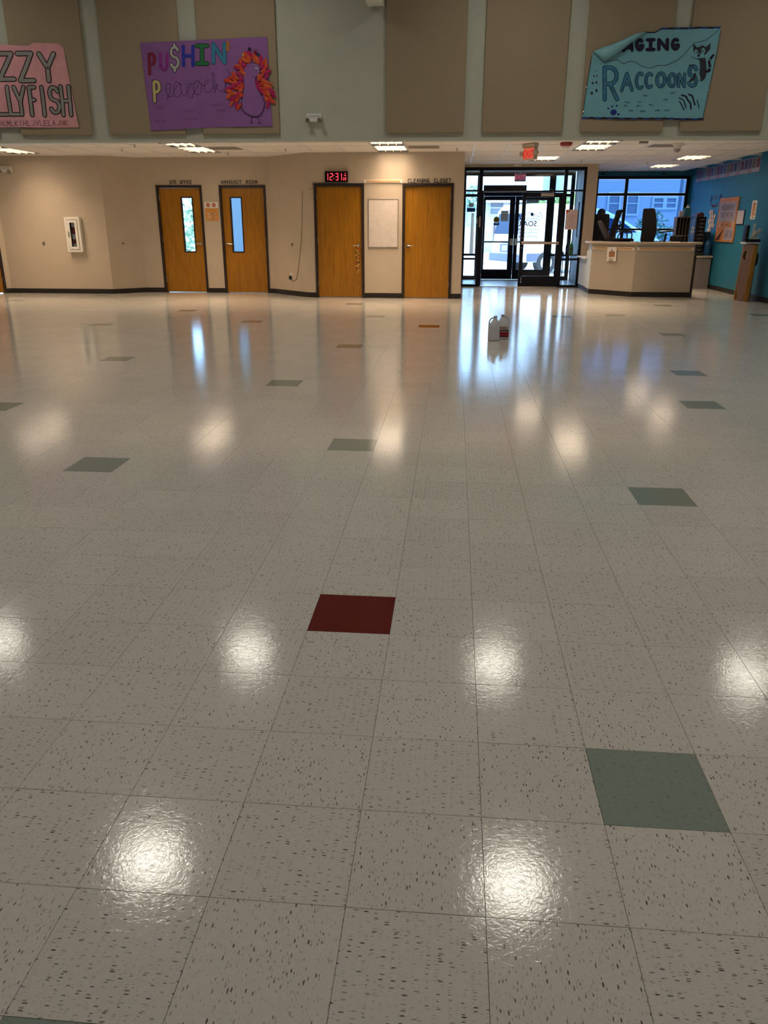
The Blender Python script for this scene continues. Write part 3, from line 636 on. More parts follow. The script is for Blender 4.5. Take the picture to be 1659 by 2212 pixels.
def disc(mb_, a, b, ra, rb, d=.003, n=12, rot=0): mb_.q([fte(a+ra*math.cos(R(360*k/n))*math.cos(rot)-rb*math.sin(R(360*k/n))*math.sin(rot), b+ra*math.cos(R(360*k/n))*math.sin(rot)+rb*math.sin(R(360*k/n))*math.cos(rot), d) for k in range(n)], [tuple(range(n))])
disc(mb, 408, 1035, 40, 36, rot=-.6)
for a, b, r in ((348, 987, 12), (392, 965, 12), (446, 958, 13), (465, 1060, 15)): disc(mb, a, b, r, r)
mb.build('paw_print', mat('blue_marker', (.01, .03, .22), .8), t, fixn=False)
mb = MB()
for a, b, r in ((198, 540, 5), (222, 540, 5), (184, 602, 9), (217, 597, 9), (170, 683, 12), (212, 675, 12), (158, 800, 15), (212, 772, 15)): disc(mb, a, b, r*.8, r*1.3)
mb.build('small_paw_prints', M_NAVY, t, fixn=False)
# the hand-drawn raccoon
mb = MB(); M_RG = mat('dark_grey_marker', (.026, .028, .045), .8)
mb.q([fte(a, b, .007) for a, b in ((1372, 430), (1440, 415), (1455, 520), (1458, 590), (1445, 650), (1415, 678), (1385, 676), (1400, 650), (1380, 590), (1385, 500))], [tuple(range(10))])
mb.q([fte(a, b, .007) for a, b in ((1305, 320), (1300, 245), (1345, 295), (1400, 270), (1440, 290), (1490, 245), (1485, 320), (1430, 385), (1395, 405), (1365, 420), (1345, 390), (1310, 350))], [tuple(range(12))])
ribbon(mb, [(1300, 500), (1265, 495)], 14, lambda a, b: fte(a, b, .007), 60); ribbon(mb, [(1330, 600), (1320, 650), (1285, 668)], 30, lambda a, b: fte(a, b, .007), 60)
rc = mb.build('raccoon_drawing', M_RG, t, fixn=False)
mb = MB(); T7 = lambda a, b: fte(a, b, .007); tl = [(1450, 570), (1490, 560), (1492, 500), (1480, 460), (1500, 420), (1525, 385)]
for k in range(5): ribbon(mb if k % 2 == 0 else mb, [tl[k], tl[k+1]], 26, T7, 60)
mb.build('tail', M_NAVY, rc, fixn=False)
mb = MB(); 
for k in (1, 3): ribbon(mb, [(tl[k][0]*.55+tl[k+1][0]*.45, tl[k][1]*.55+tl[k+1][1]*.45), (tl[k][0]*.45+tl[k+1][0]*.55, tl[k][1]*.45+tl[k+1][1]*.55)], 16, lambda a, b: fte(a, b, .009), 60)
disc(mb, 1365, 392, 70, 30, .0085, 16); disc(mb, 1332, 350, 20, 34, .0095, 14); disc(mb, 1410, 335, 22, 36, .0095, 14); disc(mb, 1318, 385, 32, 18, .009)
mb.build('pale_fur', M_TEAL, rc, fixn=False)['kind'] = 'stuff'
mb = MB(); disc(mb, 1334, 352, 6, 12, .011); disc(mb, 1405, 338, 7, 13, .011); disc(mb, 1362, 385, 16, 16, .011); ribbon(mb, [(1350, 415), (1375, 428), (1400, 412)], 8, lambda a, b: fte(a, b, .011), 60); mb.build('eyes_and_nose', M_NAVY, rc, fixn=False)
for k, (a, b) in enumerate(((560, 925), (700, 925), (545, 965), (690, 970), (840, 960), (600, 1025), (740, 1035), (905, 1028), (1020, 1030), (770, 848), (1000, 900), (1080, 820))): scribble(fte, a-20, b, 4, 18, 2.5, M_LBO, t, 20+k)
for a, b in ((157, 415), (98, 730), (1200, 373), (1570, 363), (1495, 787), (62, 1022)):
    MB().blob(fte(a, b, .006), (.009, .005, .009), 8, 5).build('sequin', mat('bright_sequin', (.9, .92, .95), .15, .8), t)

# ------------------------------------------------------------------ wall and ceiling fittings
def emergency_light(M, label):
    t = thing('emergency_light', label, 'emergency light', tuple(M @ Vector((0, 0, 0))), group='white twin-head emergency lights')
    MB().box(-.122, .122, -.075, -.001, 0, .115).xf(M).build('housing', M_WHITE, t, bevel=.012)
    MB().box(-.10, .10, -.077, -.075, .06, .10).xf(M).build('lens_cover', mat('clear_grey_plastic', (.6, .58, .54), .3), t)
    for s in (-1, 1):
        h = MB().cyl((s*.092, -.07, .02), (s*.10, -.125, .012), .026, .036, 18).xf(M).build('lamp_head', mat('grey_lamp_head', (.22, .21, .20), .4), t, smooth=True)
        MB().cyl((s*.1, -.1255, .0115), (s*.1003, -.129, .0112), .029, .029, 16).xf(M).build('bulb_lens', M_CHROME, h, smooth=True)
x_ = -2.41; an = math.atan2(SD.y, SD.x)
emergency_light(Matrix.Translation(sof(x_, 3.02, 0)) @ Matrix.Rotation(an, 4, 'Z'), 'white emergency light on the bare sage upper wall')
emergency_light(Matrix.Translation((-9.31, 16.9, 2.415)), 'white emergency light at left edge above extinguisher wall')
t = thing('exit_sign', 'lit red exit sign with two lamp heads hanging before the entrance', 'exit sign', (1.24, 15.0, HC))
er = Matrix.Translation((1.24, 15.0, HC)) @ Matrix.Rotation(R(-56), 4, 'Z')
MB().box(-.17, .17, -.05, .05, -.055, -.001).xf(er).build('canopy', mat('beige_plastic', (.55, .48, .40), .5), t, bevel=.008)
MB().box(-.15, .15, -.028, .052, -.26, -.055).xf(er).build('housing', MATS['beige_plastic'], t, bevel=.006)
MB().box(-.14, .14, -.0295, -.028, -.245, -.07).xf(er).build('face', mat('exit_face', (.8, .10, .04), .5, emit=.35, ecol=(1, .2, .12)), t)
mb = textmesh('EXIT', .15, lambda a, b: (a, -.0305, b-.215), align='CENTER'); mb.xf(er).build('lettering', mat('exit_letters', (.5, .01, .005), .5, emit=.5, ecol=(.8, .03, .02)), t, fixn=False)
for s in (-1, 1):
    MB().cyl((s*.15, 0, -.15), (s*.18, -.01, -.15), .012, n=10).xf(er).build('arm', MATS['beige_plastic'], t)
    MB().cyl((s*.185, .02, -.15), (s*.185, -.05, -.155), .03, .042, 18).xf(er).build('lamp_head', MATS['beige_plastic'], t, smooth=True)
t = thing('fire_alarm_strobe', 'round red fire alarm strobe on the ceiling', 'fire alarm', (1.83, 14.85, HC))
MB().lathe((1.83, 14.85, HC), [(.10, -.001), (.105, -.03), (.085, -.055), (.06, -.06)], 24).build('body', M_RED, t, smooth=True)
MB().lathe((1.83, 14.85, HC), [(.06, -.06), (.055, -.085), (.03, -.10), (.005, -.102)], 20).build('lens', mat('clear_white_lens', (.85, .85, .85), .2), t, smooth=True)
tag(MB().box(3.03, 3.17, 14.72, 14.82, HC-.03, HC-.001).build('ceiling_sensor', mat('grey_sensor', (.3, .28, .26), .5), bevel=.004), 'small grey box sensor on ceiling left of the dome camera', 'sensor')
t = thing('dome_camera', 'white dome camera on a ceiling mount near the air grille', 'camera', (3.74, 15.1, HC))
MB().lathe((3.74, 15.1, HC), [(.09, -.001), (.09, -.02), (.065, -.03), (.065, -.085), (.06, -.09)], 22).build('mount', M_WHITE, t, smooth=True)
MB().lathe((3.74, 15.1, HC), [(.058, -.09), (.05, -.12), (.025, -.14), (.003, -.145)], 20).build('dome', mat('smoked_dome', (.3, .29, .28), .15), t, smooth=True)
for k, (x, y, lb) in enumerate(((-4.45, 16.3, 'small sprinkler head on ceiling right of the office troffer'), (-3.17, 15.6, 'small sprinkler head on ceiling left of the clock'), (-.02, 15.75, 'small sprinkler head on ceiling right of the whiteboard grille'), (-6.2, 15.4, 'small sprinkler head on ceiling at far left'), (-5.7, 14.75, 'small sprinkler head close to the upper wall, left'), (4.2, 19.4, 'small sprinkler head on the reception ceiling'), (2.65, 18.65, 'small sprinkler head on ceiling before the entrance'))):
    t = thing('sprinkler', lb, 'sprinkler', (x, y, HC), group='ceiling sprinklers')
    MB().cyl((x, y, HC-.006), (x, y, HC-.0005), .035, n=16).build('escutcheon', M_CHROME, t); MB().cyl((x, y, HC-.04), (x, y, HC-.006), .008, n=8).build('stem', M_CHROME, t); MB().cyl((x, y, HC-.044), (x, y, HC-.04), .02, n=12).build('deflector', M_DARK, t)
tag(MB().box(1.30, 1.47, 19.90, 19.958, 2.69, 2.728).build('motion_sensor', M_WHITE, bevel=.006), 'white motion sensor box above the entrance doors', 'sensor')

# extinguisher cabinet
t = thing('fire_extinguisher_cabinet', 'white semi-recessed cabinet holding the fire extinguisher on the wall', 'cabinet', (-8.0, 16.9, .85))
x0, x1, z0, z1 = -8.17, -7.845, .855, 1.55
f = MB(); f.box(x0, x0+.05, 16.80, 16.899, z0, z1); f.box(x1-.05, x1, 16.80, 16.899, z0, z1); f.box(x0+.05, x1-.05, 16.80, 16.899, z0, z0+.05); f.box(x0+.05, x1-.05, 16.80, 16.899, z1-.05, z1)
f.build('frame', M_WHITE, t, bevel=.006); MB().box(x0+.05, x1-.05, 16.892, 16.898, z0+.05, z1-.05).build('back_panel', mat('cabinet_inside', (.03, .012, .012), .6), t)
d = MB(); a, b, c, e = x0+.055, x1-.055, z0+.055, z1-.055
d.box(a, a+.055, 16.79, 16.80, c, e); d.box(b-.055, b, 16.79, 16.80, c, e); d.box(a+.055, b-.055, 16.79, 16.80, c, c+.055); d.box(a+.055, b-.055, 16.79, 16.80, e-.055, e)
dr = d.build('door', M_WHITE, t, bevel=.003); MB().box(a+.055, b-.055, 16.794, 16.797, c+.055, e-.055).build('pane', M_GLASS, dr)
MB().box(a+.012, a+.028, 16.775, 16.79, 1.15, 1.26).build('handle', M_CHROME, dr, bevel=.003)
t = thing('fire_extinguisher', 'red fire extinguisher with white label inside the wall cabinet', 'fire extinguisher', (-8.005, 16.85, .91))
MB().lathe((-8.005, 16.847, .912), [(.035, 0), (.04, .01), (.04, .36), (.03, .40), (.014, .42), (.014, .44)], 20).build('cylinder', M_RED, t, smooth=True)
MB().lathe((-8.005, 16.847, .912), [(.0405, .02), (.0405, .11)], 20).build('label', M_PAPER, t, smooth=True); MB().lathe((-8.005, 16.847, .912), [(.0405, .20), (.0405, .30)], 20).build('label', M_PAPER, t, smooth=True)
MB().box(-8.04, -7.98, 16.83, 16.862, 1.35, 1.44).build('valve_head', mat('pale_grey_valve', (.5, .48, .46), .4), t, bevel=.006); MB().tube([(-8.0, 16.847, 1.42), (-7.965, 16.84, 1.40), (-7.955, 16.835, 1.25), (-7.955, 16.835, 1.1)], .008).build('hose', M_DARK, t, smooth=True)

# door bumpers, outlet, plug and clock cord
def bumper(p, n, label):
    t = thing('wall_bumper', label, 'door stop', p, group='round wall door stops'); p, n = Vector(p), Vector(n)
    MB().cyl(p+n*.001, p+n*.012, .03, .028, 20).build('plate', M_CHROME, t, smooth=True); MB().cyl(p+n*.012, p+n*.028, .02, .016, 18).build('rubber', mat('tan_rubber', (.16, .12, .08), .7), t, smooth=True)
bumper((-8.731, 16.9, 1.027), (0, -1, 0), 'round wall door stop left of the extinguisher cabinet')
bumper((-7.085, 17.135, 1.024), (.7071, -.7071, 0), 'round wall door stop right of the extinguisher cabinet')
bumper((-3.362, 16.894, 1.024), (-.7071, -.7071, 0), 'round wall door stop on splayed wall left of the clock door')
on = Vector((-.7071, -.7071, 0)); od = Vector((.7071, -.7071, 0)); op = Vector((-3.42, 16.95, .40))
t = thing('wall_outlet', 'white wall outlet low on the splayed wall', 'outlet', tuple(op))
MO = Matrix(((od.x, -on.x, 0, op.x), (od.y, -on.y, 0, op.y), (0, 0, 1, op.z), (0, 0, 0, 1)))
MB().box(-.036, .036, -.007, -.0005, -.06, .06).xf(MO).build('cover_plate', M_WHITE, t, bevel=.002); MB().box(-.018, .018, -.010, -.007, .008, .042).xf(MO).build('socket', M_WHITE, t, bevel=.002)
t = thing('power_adapter', 'black plug in the low outlet feeding the clock cord', 'plug', tuple(op))
MB().box(-.028, .025, -.05, -.0075, -.075, -.004).xf(MO).build('plug', M_DARK, t, bevel=.004)
pc = [MO @ Vector((.0, -.04, -.076)), MO @ Vector((.05, -.012, -.095)), MO @ Vector((.13, -.008, -.10)), MO @ Vector((.2, -.008, -.06)), MO @ Vector((.30, -.008, .22)), MO @ Vector((.40, -.008, .62)), MO @ Vector((.46, -.008, 1.0)), MO @ Vector((.505, -.010, 1.45)), MO @ Vector((.52, -.012, 1.62)), Vector((-2.84, 16.475, 2.07)), Vector((-2.84, 16.472, 2.185)), Vector((-2.59, 16.478, 2.19))]
MB().tube(pc, .004, 6).build('cord', mat('brown_cord', (.10, .075, .055), .6), t, smooth=True)
t = thing('digital_clock', 'black digital clock with glowing red 12:31 above oak door', 'clock', (-2.35, 16.46, 2.2))
MB().box(-2.583, -2.13, 16.44, 16.499, 2.192, 2.39).build('case', M_DARK, t, bevel=.004)
MB().box(-2.575, -2.138, 16.438, 16.44, 2.20, 2.382).build('screen', mat('dark_red_screen', (.012, .001, .002), .25), t)
M_LED = mat('red_led', (.9, .05, .07), .4, emit=1.5, ecol=(1.0, .07, .10), var=.01)
def seg7(mb, ch, x, z, w_, h, t_):
    S = {'1': 'bc', '2': 'abged', '3': 'abgcd', '5': 'afgcd', '0': 'abcdef'}[ch]; m_ = h/2
    Q = {'a': (t_*.6, w_-t_*.6, h-t_, h), 'd': (t_*.6, w_-t_*.6, 0, t_), 'g': (t_*.6, w_-t_*.6, m_-t_/2, m_+t_/2), 'b': (w_-t_, w_, m_+t_*.3, h-t_*.3), 'c': (w_-t_, w_, t_*.3, m_-t_*.3), 'f': (0, t_, m_+t_*.3, h-t_*.3), 'e': (0, t_, t_*.3, m_-t_*.3)}
    for s in S: a, b, c, e = Q[s]; mb.box(x+a, x+b, 16.4365, 16.438, z+c, z+e)
for ch, x in (('1', -2.575), ('2', -2.485), ('3', -2.375), ('1', -2.305)):
    mb = MB(); seg7(mb, ch, x, 2.225, .06, .13, .013); mb.build('digit', M_LED, t)
mb = MB(); mb.box(-2.409, -2.395, 16.4365, 16.438, 2.25, 2.264); mb.box(-2.409, -2.395, 16.4365, 16.438, 2.312, 2.326); mb.build('colon', M_LED, t)
mb = MB(); seg7(mb, '2', -2.222, 2.225, .028, .05, .008); seg7(mb, '2', -2.186, 2.225, .028, .05, .008); mb.build('digit', M_LED, t)
mb = MB(); mb.box(-2.19, -2.165, 16.4365, 16.438, 2.345, 2.355); mb.box(-2.2, -2.185, 16.4365, 16.438, 2.31, 2.325); mb.box(-2.18, -2.165, 16.4365, 16.438, 2.30, 2.322); mb.build('indicator', M_LED, t)

# whiteboard, display rail, notices
t = thing('whiteboard', 'blank white dry-erase board between two oak doors', 'whiteboard', (-1.44, 16.49, .98))
x0, x1, z0, z1 = -1.735, -1.14, .985, 1.895
MB().box(x0+.012, x1-.012, 16.485, 16.498, z0+.012, z1-.012).build('board', mat('dry_erase_white', (.62, .56, .53), .25), t)
f = MB(); f.box(x0, x0+.014, 16.478, 16.499, z0, z1); f.box(x1-.014, x1, 16.478, 16.499, z0, z1); f.box(x0, x1, 16.478, 16.499, z1-.014, z1); f.box(x0, x1, 16.478, 16.499, z0, z0+.014); f.build('frame', mat('matte_aluminium', (.5, .45, .42), .4, .6), t, bevel=.002)
def rail(M, L_, label, parent=None):
    """tan strip between two white end caps"""
    t = parent or thing('display_rail', label, 'display rail', tuple(M @ Vector((0, 0, 0))))
    b = MB().box(.028, L_-.028, -.016, -.0006, -.026, .026).xf(M)
    if parent: r = MB().box(0.028, L_-.028, -.018, -.0006, -.03, .03).xf(M).build('display_rail', M_WHITE, t)
    else: r = t; MB().box(.028, L_-.028, -.014, -.0006, -.03, .03).xf(M).build('channel', M_WHITE, t)
    MB().box(.03, L_-.03, -.0215, -.014, -.019, .019).xf(M).build('cork_strip', M_RAILW, r)
    for a in (0, L_-.034): MB().box(a, a+.034, -.024, -.0006, -.031, .031).xf(M).build('end_cap', M_WHITE, r, bevel=.002)
    return r
rail(MI(-1.812, 16.5) @ Matrix.Translation((0, 0, 2.206)), .745, 'tan display rail with white ends above the whiteboard')
t = thing('notice_card', 'orange notice with white words between the two window doors', 'notice', (-5.19, 17.44, 1.66))
MB().box(-5.33, -5.055, 17.4955-.05, 17.4495, 1.483, 1.735).build('card', mat('orange_card', (.62, .28, .06), .7), t)
for s, zz in (('KNOCK', 1.60), ('FIRST', 1.525)):
    mb = MB(); cx = -5.275
    for ch in s: glyph(mb, ch, cx, zz, cx+(.024 if ch != 'I' else .012), zz+.042, .007, lambda a, b: (a, 17.444, b)); cx += .035
    mb.build('lettering', M_PAPER, t, fixn=False)
t = thing('notice_sheet', 'white sheet with two red discs above the orange notice', 'notice', (-5.19, 17.44, 1.79))
MB().box(-5.335, -5.05, 17.4465, 17.4495, 1.737, 1.855).build('sheet', M_PAPER, t)
for cx in (-5.262, -5.135):
    mb = MB(); mb.cyl((cx, 17.446, 1.797), (cx, 17.4465, 1.797), .043, n=20); dk = mb.build('disc', mat('brick_red_print', (.45, .10, .05), .7), t)
    mb = MB()
    for k in range(3): mb.box(cx-.026, cx+.026, 17.4452, 17.446, 1.775+.017*k, 1.780+.017*k)
    mb.build('print_lines', mat('pale_print', (.7, .45, .35), .7), dk)

# leaf garland on the clock door handle
t = thing('leaf_garland', 'string of orange and dark autumn leaves on the door lever', 'garland', (-1.96, 16.46, .5))
MB().tube([(-1.955, 16.473, 1.03), (-1.965, 16.455, .95), (-1.96, 16.46, .75), (-1.955, 16.462, .5)], .003, 6).build('string', mat('twine', (.2, .12, .05), .8), t)
random.seed(9); LCOL = [mat('leaf_%d' % i, c, .7, var=.2, scale=60) for i, c in enumerate(((.45, .10, .01), (.55, .38, .12), (.06, .012, .008), (.30, .03, .01), (.32, .34, .10), (.60, .30, .05)))]
for k in range(26):
    z = 1.02-.51*k/25; x = -1.958+random.uniform(-.032, .032); y = 16.45+random.uniform(-.012, .008); r_ = random.uniform(.018, .027); a0 = random.uniform(0, 6.3)
    mb = MB(); P = []
    for q in range(10): rr = r_*(1 if q % 2 == 0 else .55); P.append((x+rr*math.cos(a0+q*PI/5), y+random.uniform(-.008, .008), z+rr*math.sin(a0+q*PI/5)))
    mb.q(P+[(x, y-.008, z)], [(q, (q+1) % 10, 10) for q in range(10)]); mb.build('leaf', LCOL[(k*7+k//4) % 6], t, fixn=False)

# ------------------------------------------------------------------ glass entrance
def frames(rects, y0, y1, name, m, parent, bevel=.003):
    mb = MB()
    for (a, b, c, e) in rects: mb.box(a, b, y0, y1, c, e)
    return mb.build(name, m, parent, bevel=bevel)
def panes(rects, y, parent, m=None):
    for (a, b, c, e) in rects: MB().box(a, b, y-.003, y+.003, c, e).build('pane', m or M_GLASS, parent)
t = thing('window_3', 'inner dark-framed glass screen of the entrance', None, (1.57, 20, 0), kind='structure')
frames([(.142, .20, 0, 2.675), (2.925, 2.984, 0, 2.675), (.52, .605, 0, 2.675), (2.48, 2.56, 0, 2.675), (.20, .52, 2.60, 2.675), (.605, 2.48, 2.60, 2.675), (2.56, 2.925, 2.60, 2.675), (.20, .52, 2.15, 2.19), (2.56, 2.925, 2.15, 2.19), (.605, 2.48, 2.135, 2.175), (.20, .52, .62, .665), (2.56, 2.925, .62, .665), (.20, .52, 0, .05), (2.56, 2.925, 0, .05)], 19.955, 20.045, 'frame', M_ALU, t)
panes([(.205, .515, .67, 2.145), (2.565, 2.92, .67, 2.145), (.205, .515, 2.195, 2.595), (2.565, 2.92, 2.195, 2.595), (.61, 2.475, 2.18, 2.595), (.205, .515, .055, .615), (2.565, 2.92, .055, .615)], 20.0, t)
MB().box(.605, 2.48, 19.94, 20.06, .0005, .012).build('threshold', M_CHROME, t, bevel=.003)
MB().box(.625, 1.62, 19.86, 19.955, 2.145, 2.285).build('door_operator', M_ALU, t, bevel=.004)
MB().box(.625, 1.62, 19.858, 19.86, 2.147, 2.153).build('operator_trim', M_STEEL, t)
def store_leaf(name, label, M, stile=.09, w_=.94, bot=.25, top=.1, h=2.125, bar=True, kind='structure'):
    t = thing(name, label, None, tuple(M @ Vector((0, 0, 0))), kind=kind)
    f = MB(); f.box(0, stile, -.022, .022, .012, h); f.box(w_-stile, w_, -.022, .022, .012, h); f.box(stile, w_-stile, -.022, .022, .012, bot); f.box(stile, w_-stile, -.022, .022, h-top, h)
    f.xf(M).build('door_frame', M_ALU, t, bevel=.003); MB().box(stile+.001, w_-stile-.001, -.003, .003, bot+.001, h-top-.001).xf(M).build('pane', M_GLASS, t)
    return t
ML = MI(1.545, 19.99)
t = store_leaf('door_6', 'closed inner glass leaf with push bar at the entrance', ML)
b = MB(); b.box(.03, .91, -.075, -.045, .985, 1.035); b.xf(ML).build('push_bar', mat('warm_satin_metal', (.55, .42, .36), .35, .7), t, bevel=.004)
b = MB(); b.box(.03, .09, -.07, -.022, .975, 1.045); b.box(.85, .91, -.07, -.022, .975, 1.045); b.xf(ML).build('bar_end', MATS['warm_satin_metal'], t, bevel=.004)
MB().box(.42, .72, -.085, -.024, 2.045, 2.115).xf(ML).build('door_closer', mat('taupe_metal', (.36, .31, .28), .5), t, bevel=.004)
MB().bar((.70, -.06, 2.12), (.66, .04, 2.22), .015, .012).xf(ML).build('closer_arm', MATS['taupe_metal'], t)
for z in (.90, 1.12): MB().cyl((.045, -.03, z), (.045, -.0215, z), .012, n=12).xf(ML).build('screw', M_STEEL, t)
MB().tube([(.10, -.023, 1.11), (.115, -.06, 1.09), (.115, -.06, .94), (.10, -.023, .92)], .006, 8).xf(ML).build('pull_handle', M_STEEL, t, smooth=True)
mb = MB(); mb.bar((.075, -.03, .23), (.07, -.03, .12), .01, .012); mb.cyl((.07, -.045, .11), (.07, -.022, .11), .016, n=12); mb.xf(ML).build('flush_bolt', M_STEEL, t)
# the left inner leaf stands open into the lobby, seen on edge
MLO = MI(.615, 20.05) @ Matrix.Rotation(R(87), 4, 'Z')
t = store_leaf('door_7', 'inner glass leaf folded open into the lobby, seen on edge', MLO)
MB().box(.05, .9, .03, .06, .98, 1.03).xf(MLO).build('push_bar', M_STEEL, t, bevel=.004)
tag(MB().box(.545, .585, 19.925, 19.954, 1.36, 1.60).build('card_reader', mat('grey_reader', (.32, .30, .29), .5), bevel=.006), 'tall grey card reader on the left entrance post', 'card reader')
tag(MB().box(.482, .515, 19.925, 19.954, 1.44, 1.56).build('press_switch', MATS['grey_reader'], bevel=.004), 'small grey press switch left of the card reader', 'switch')
# outer screen and doors
t = thing('window_4', 'outer dark-framed glass screen beyond the lobby', None, (1.57, 22.65, 0), kind='structure')
frames([(.142, .25, 0, 2.70), (3.0, 3.10, 0, 2.70), (.545, .64, 0, 2.70), (2.50, 2.60, 0, 2.70), (.25, .545, 2.64, 2.70), (.64, 2.50, 2.62, 2.70), (2.6, 3.0, 2.64, 2.70), (.25, .545, 2.12, 2.19), (2.6, 3.0, 2.12, 2.19), (.64, 2.50, 2.14, 2.27), (.25, .545, .62, .68), (2.6, 3.0, .62, .68), (.25, .545, 0, .10), (2.6, 3.0, 0, .10)], 22.61, 22.70, 'frame', M_ALU, t)
MB().box(2.44, 2.50, 22.61, 22.70, 2.27, 2.62).build('mullion', M_ALU, t)
panes([(.255, .54, .69, 2.115), (2.605, 2.995, .69, 2.115), (.255, .54, 2.195, 2.635), (2.605, 2.995, 2.195, 2.635), (.645, 2.43, 2.275, 2.615), (.255, .54, .105, .615), (2.605, 2.995, .105, .615)], 22.65, t)
mb = textmesh('107', .17, lambda a, b: (1.62+a, 22.644, 2.29+b), mirror=True, align='CENTER'); mb.build('lettering', mat('grey_vinyl_number', (.2, .2, .24), .6), t, fixn=False)
MA = MI(.645, 22.65); MB_ = MI(1.575, 22.65)
ta = store_leaf('door_8', 'outer left entrance door with notices on its glass', MA, stile=.14, w_=.925, bot=.27, top=.1, h=2.135)
tb_ = store_leaf('door_9', 'outer right entrance door with mirrored SOAR lettering', MB_, stile=.10, w_=.925, bot=.27, top=.1, h=2.135)
for t, M in ((ta, MA), (tb_, MB_)):
    MB().box(.06, .86, -.07, -.035, .965, 1.005).xf(M).build('push_bar', mat('grey_bar', (.25, .24, .3), .4, .6), t, bevel=.004)
for t, M, x in ((ta, MA, .825), (tb_, MB_, .02)): MB().box(x, x+.085, -.075, -.022, .90, 1.07).xf(M).build('lock_case', M_CHROME, t, bevel=.005)
MB().box(.28, .60, -.08, -.024, 1.965, 2.05).xf(MB_).build('door_closer', mat('grey_metal', (.3, .32, .36), .5), tb_, bevel=.004)
M_VIN = mat('dark_slate_vinyl', (.03, .05, .07), .6); yv = 22.640
def vin(s, size, x, z, name='lettering'): textmesh(s, size, lambda a, b: (x+a, yv, z+b), mirror=True).build(name, M_VIN, tb_, fixn=False)
vin('Community Units', .082, 2.29, 1.555); vin('SOAR', .185, 2.17, 1.385); vin('Social Opportunities', .072, 2.265, 1.29); vin('And Recreation', .074, 2.19, 1.205); vin('Adult Recreation', .074, 2.20, 1.10)
mb = MB(); FV = lambda a, b: (a, yv, b)
ribbon(mb, [(2.29, 1.62), (2.29, 1.69), (2.22, 1.73), (2.22, 1.63), (2.15, 1.64), (2.11, 1.69), (2.06, 1.63), (1.98, 1.75), (1.91, 1.71), (1.86, 1.67), (1.81, 1.64), (1.78, 1.70), (1.74, 1.63), (1.70, 1.63), (1.70, 1.69), (1.68, 1.69), (1.68, 1.62)], .014, FV, .1); ribbon(mb, [(1.69, 1.525), (2.28, 1.525)], .012, FV, .2); ribbon(mb, [(1.78, 1.18), (2.19, 1.18)], .01, FV, .2)
mb.build('skyline_logo', M_VIN, tb_, fixn=False)
mb = MB(); mb.cyl((2.03, yv, 1.685), (2.03, yv-.001, 1.685), .045, n=20); mb.build('logo_disc', mat('slate_blue_vinyl', (.06, .10, .25), .6), tb_)
mb = MB(); mb.cyl((1.09, yv, 1.55), (1.09, yv-.002, 1.55), .078, n=24); k_ = mb.build('round_sticker', mat('yellow_sticker', (.55, .36, .02), .6), ta)
mb = MB(); [mb.box(1.045, 1.135, yv-.003, yv-.002, 1.52+.025*k, 1.53+.025*k) for k in range(3)]; mb.build('print_lines', M_INK, k_)
MB().box(1.02, 1.165, yv-.002, yv, 1.41, 1.465).build('blue_sticker', mat('blue_sticker_print', (.01, .09, .35), .6), ta)
k_ = MB().box(1.20, 1.40, yv-.002, yv, 1.51, 1.775).build('paper_notice', M_PAPER, ta)
mb = MB(); [mb.box(1.22, 1.38, yv-.003, yv-.002, 1.54+.033*k, 1.546+.033*k) for k in range(5)]; mb.build('print_lines', M_VIN, k_)
MB().box(.285, .51, yv-.002, yv, 1.745, 1.845).build('blue_sign', MATS['blue_sticker_print'], thing('window_sticker', 'blue and white sign sticker on left sidelight', 'sticker', (.4, yv, 1.745)))
o = MB().box(.335, .46, yv-.002, yv, 1.87, 1.97).build('window_notice', M_PAPER); tag(o, 'small white notice above the blue sidelight sticker', 'notice')
# lobby exit sign, table and bottles, notice
t = thing('exit_sign', 'faded red exit sign hanging in the lobby, seen through glass', 'exit sign', (1.56, 21.3, 2.6))
MB().box(1.42, 1.70, 21.28, 21.32, 2.43, 2.63).build('housing', mat('pale_pink_plastic', (.55, .35, .42), .5), t, bevel=.005); MB().box(1.53, 1.59, 21.28, 21.32, 2.63, 2.859).build('stem', M_WHITE, t)
mb = textmesh('EXIT', .14, lambda a, b: (1.56+a, 21.278, 2.48+b), align='CENTER'); mb.build('lettering', mat('pink_red_letters', (.6, .05, .12), .5, emit=.5, ecol=(.9, .1, .2)), t, fixn=False)
t = thing('side_table', 'small dark table with slim legs behind right sidelight', 'table', (2.82, 20.55, 0))
MB().box(2.60, 3.07, 20.30, 20.80, .715, .74).build('tabletop', M_DARK, t, bevel=.004)
for x in (2.63, 3.04):
    for y in (20.33, 20.77): MB().bar((x, y, .004), (x, y, .715), .02, .02).build('leg', M_DARK, t)
for x, y, nm, cb, cl, lb in ((2.735, 20.42, 'soda_bottle', (.02, .008, .006), (.015, .03, .16), 'dark cola bottle on the lobby table, left of the green one'), (2.83, 20.44, 'soda_bottle', (.05, .45, .06), (.06, .12, .01), 'green soda bottle on the lobby table')):
    t = thing(nm, lb, 'bottle', (x, y, .74), group='soda bottles on the lobby table')
    MB().lathe((x, y, .7405), [(.04, 0), (.047, .015), (.047, .17), (.04, .21), (.018, .265), (.014, .29)], 18).build('body', mat('bottle_%d' % int(x*100), cb, .12), t, smooth=True)
    MB().lathe((x, y, .7405), [(.0478, .085), (.0478, .16)], 18).build('label', mat('bottle_label_%d' % int(x*100), cl, .5), t, smooth=True); MB().cyl((x, y, 1.030), (x, y, 1.05), .016, n=12).build('cap', M_DARK, t)
t = thing('potted_plant', 'tiny dark leafy plant on the lobby table', 'plant', (2.635, 20.42, .74))
MB().lathe((2.635, 20.45, .7405), [(.025, 0), (.032, .05)], 14).build('pot', M_DARK, t); random.seed(2)
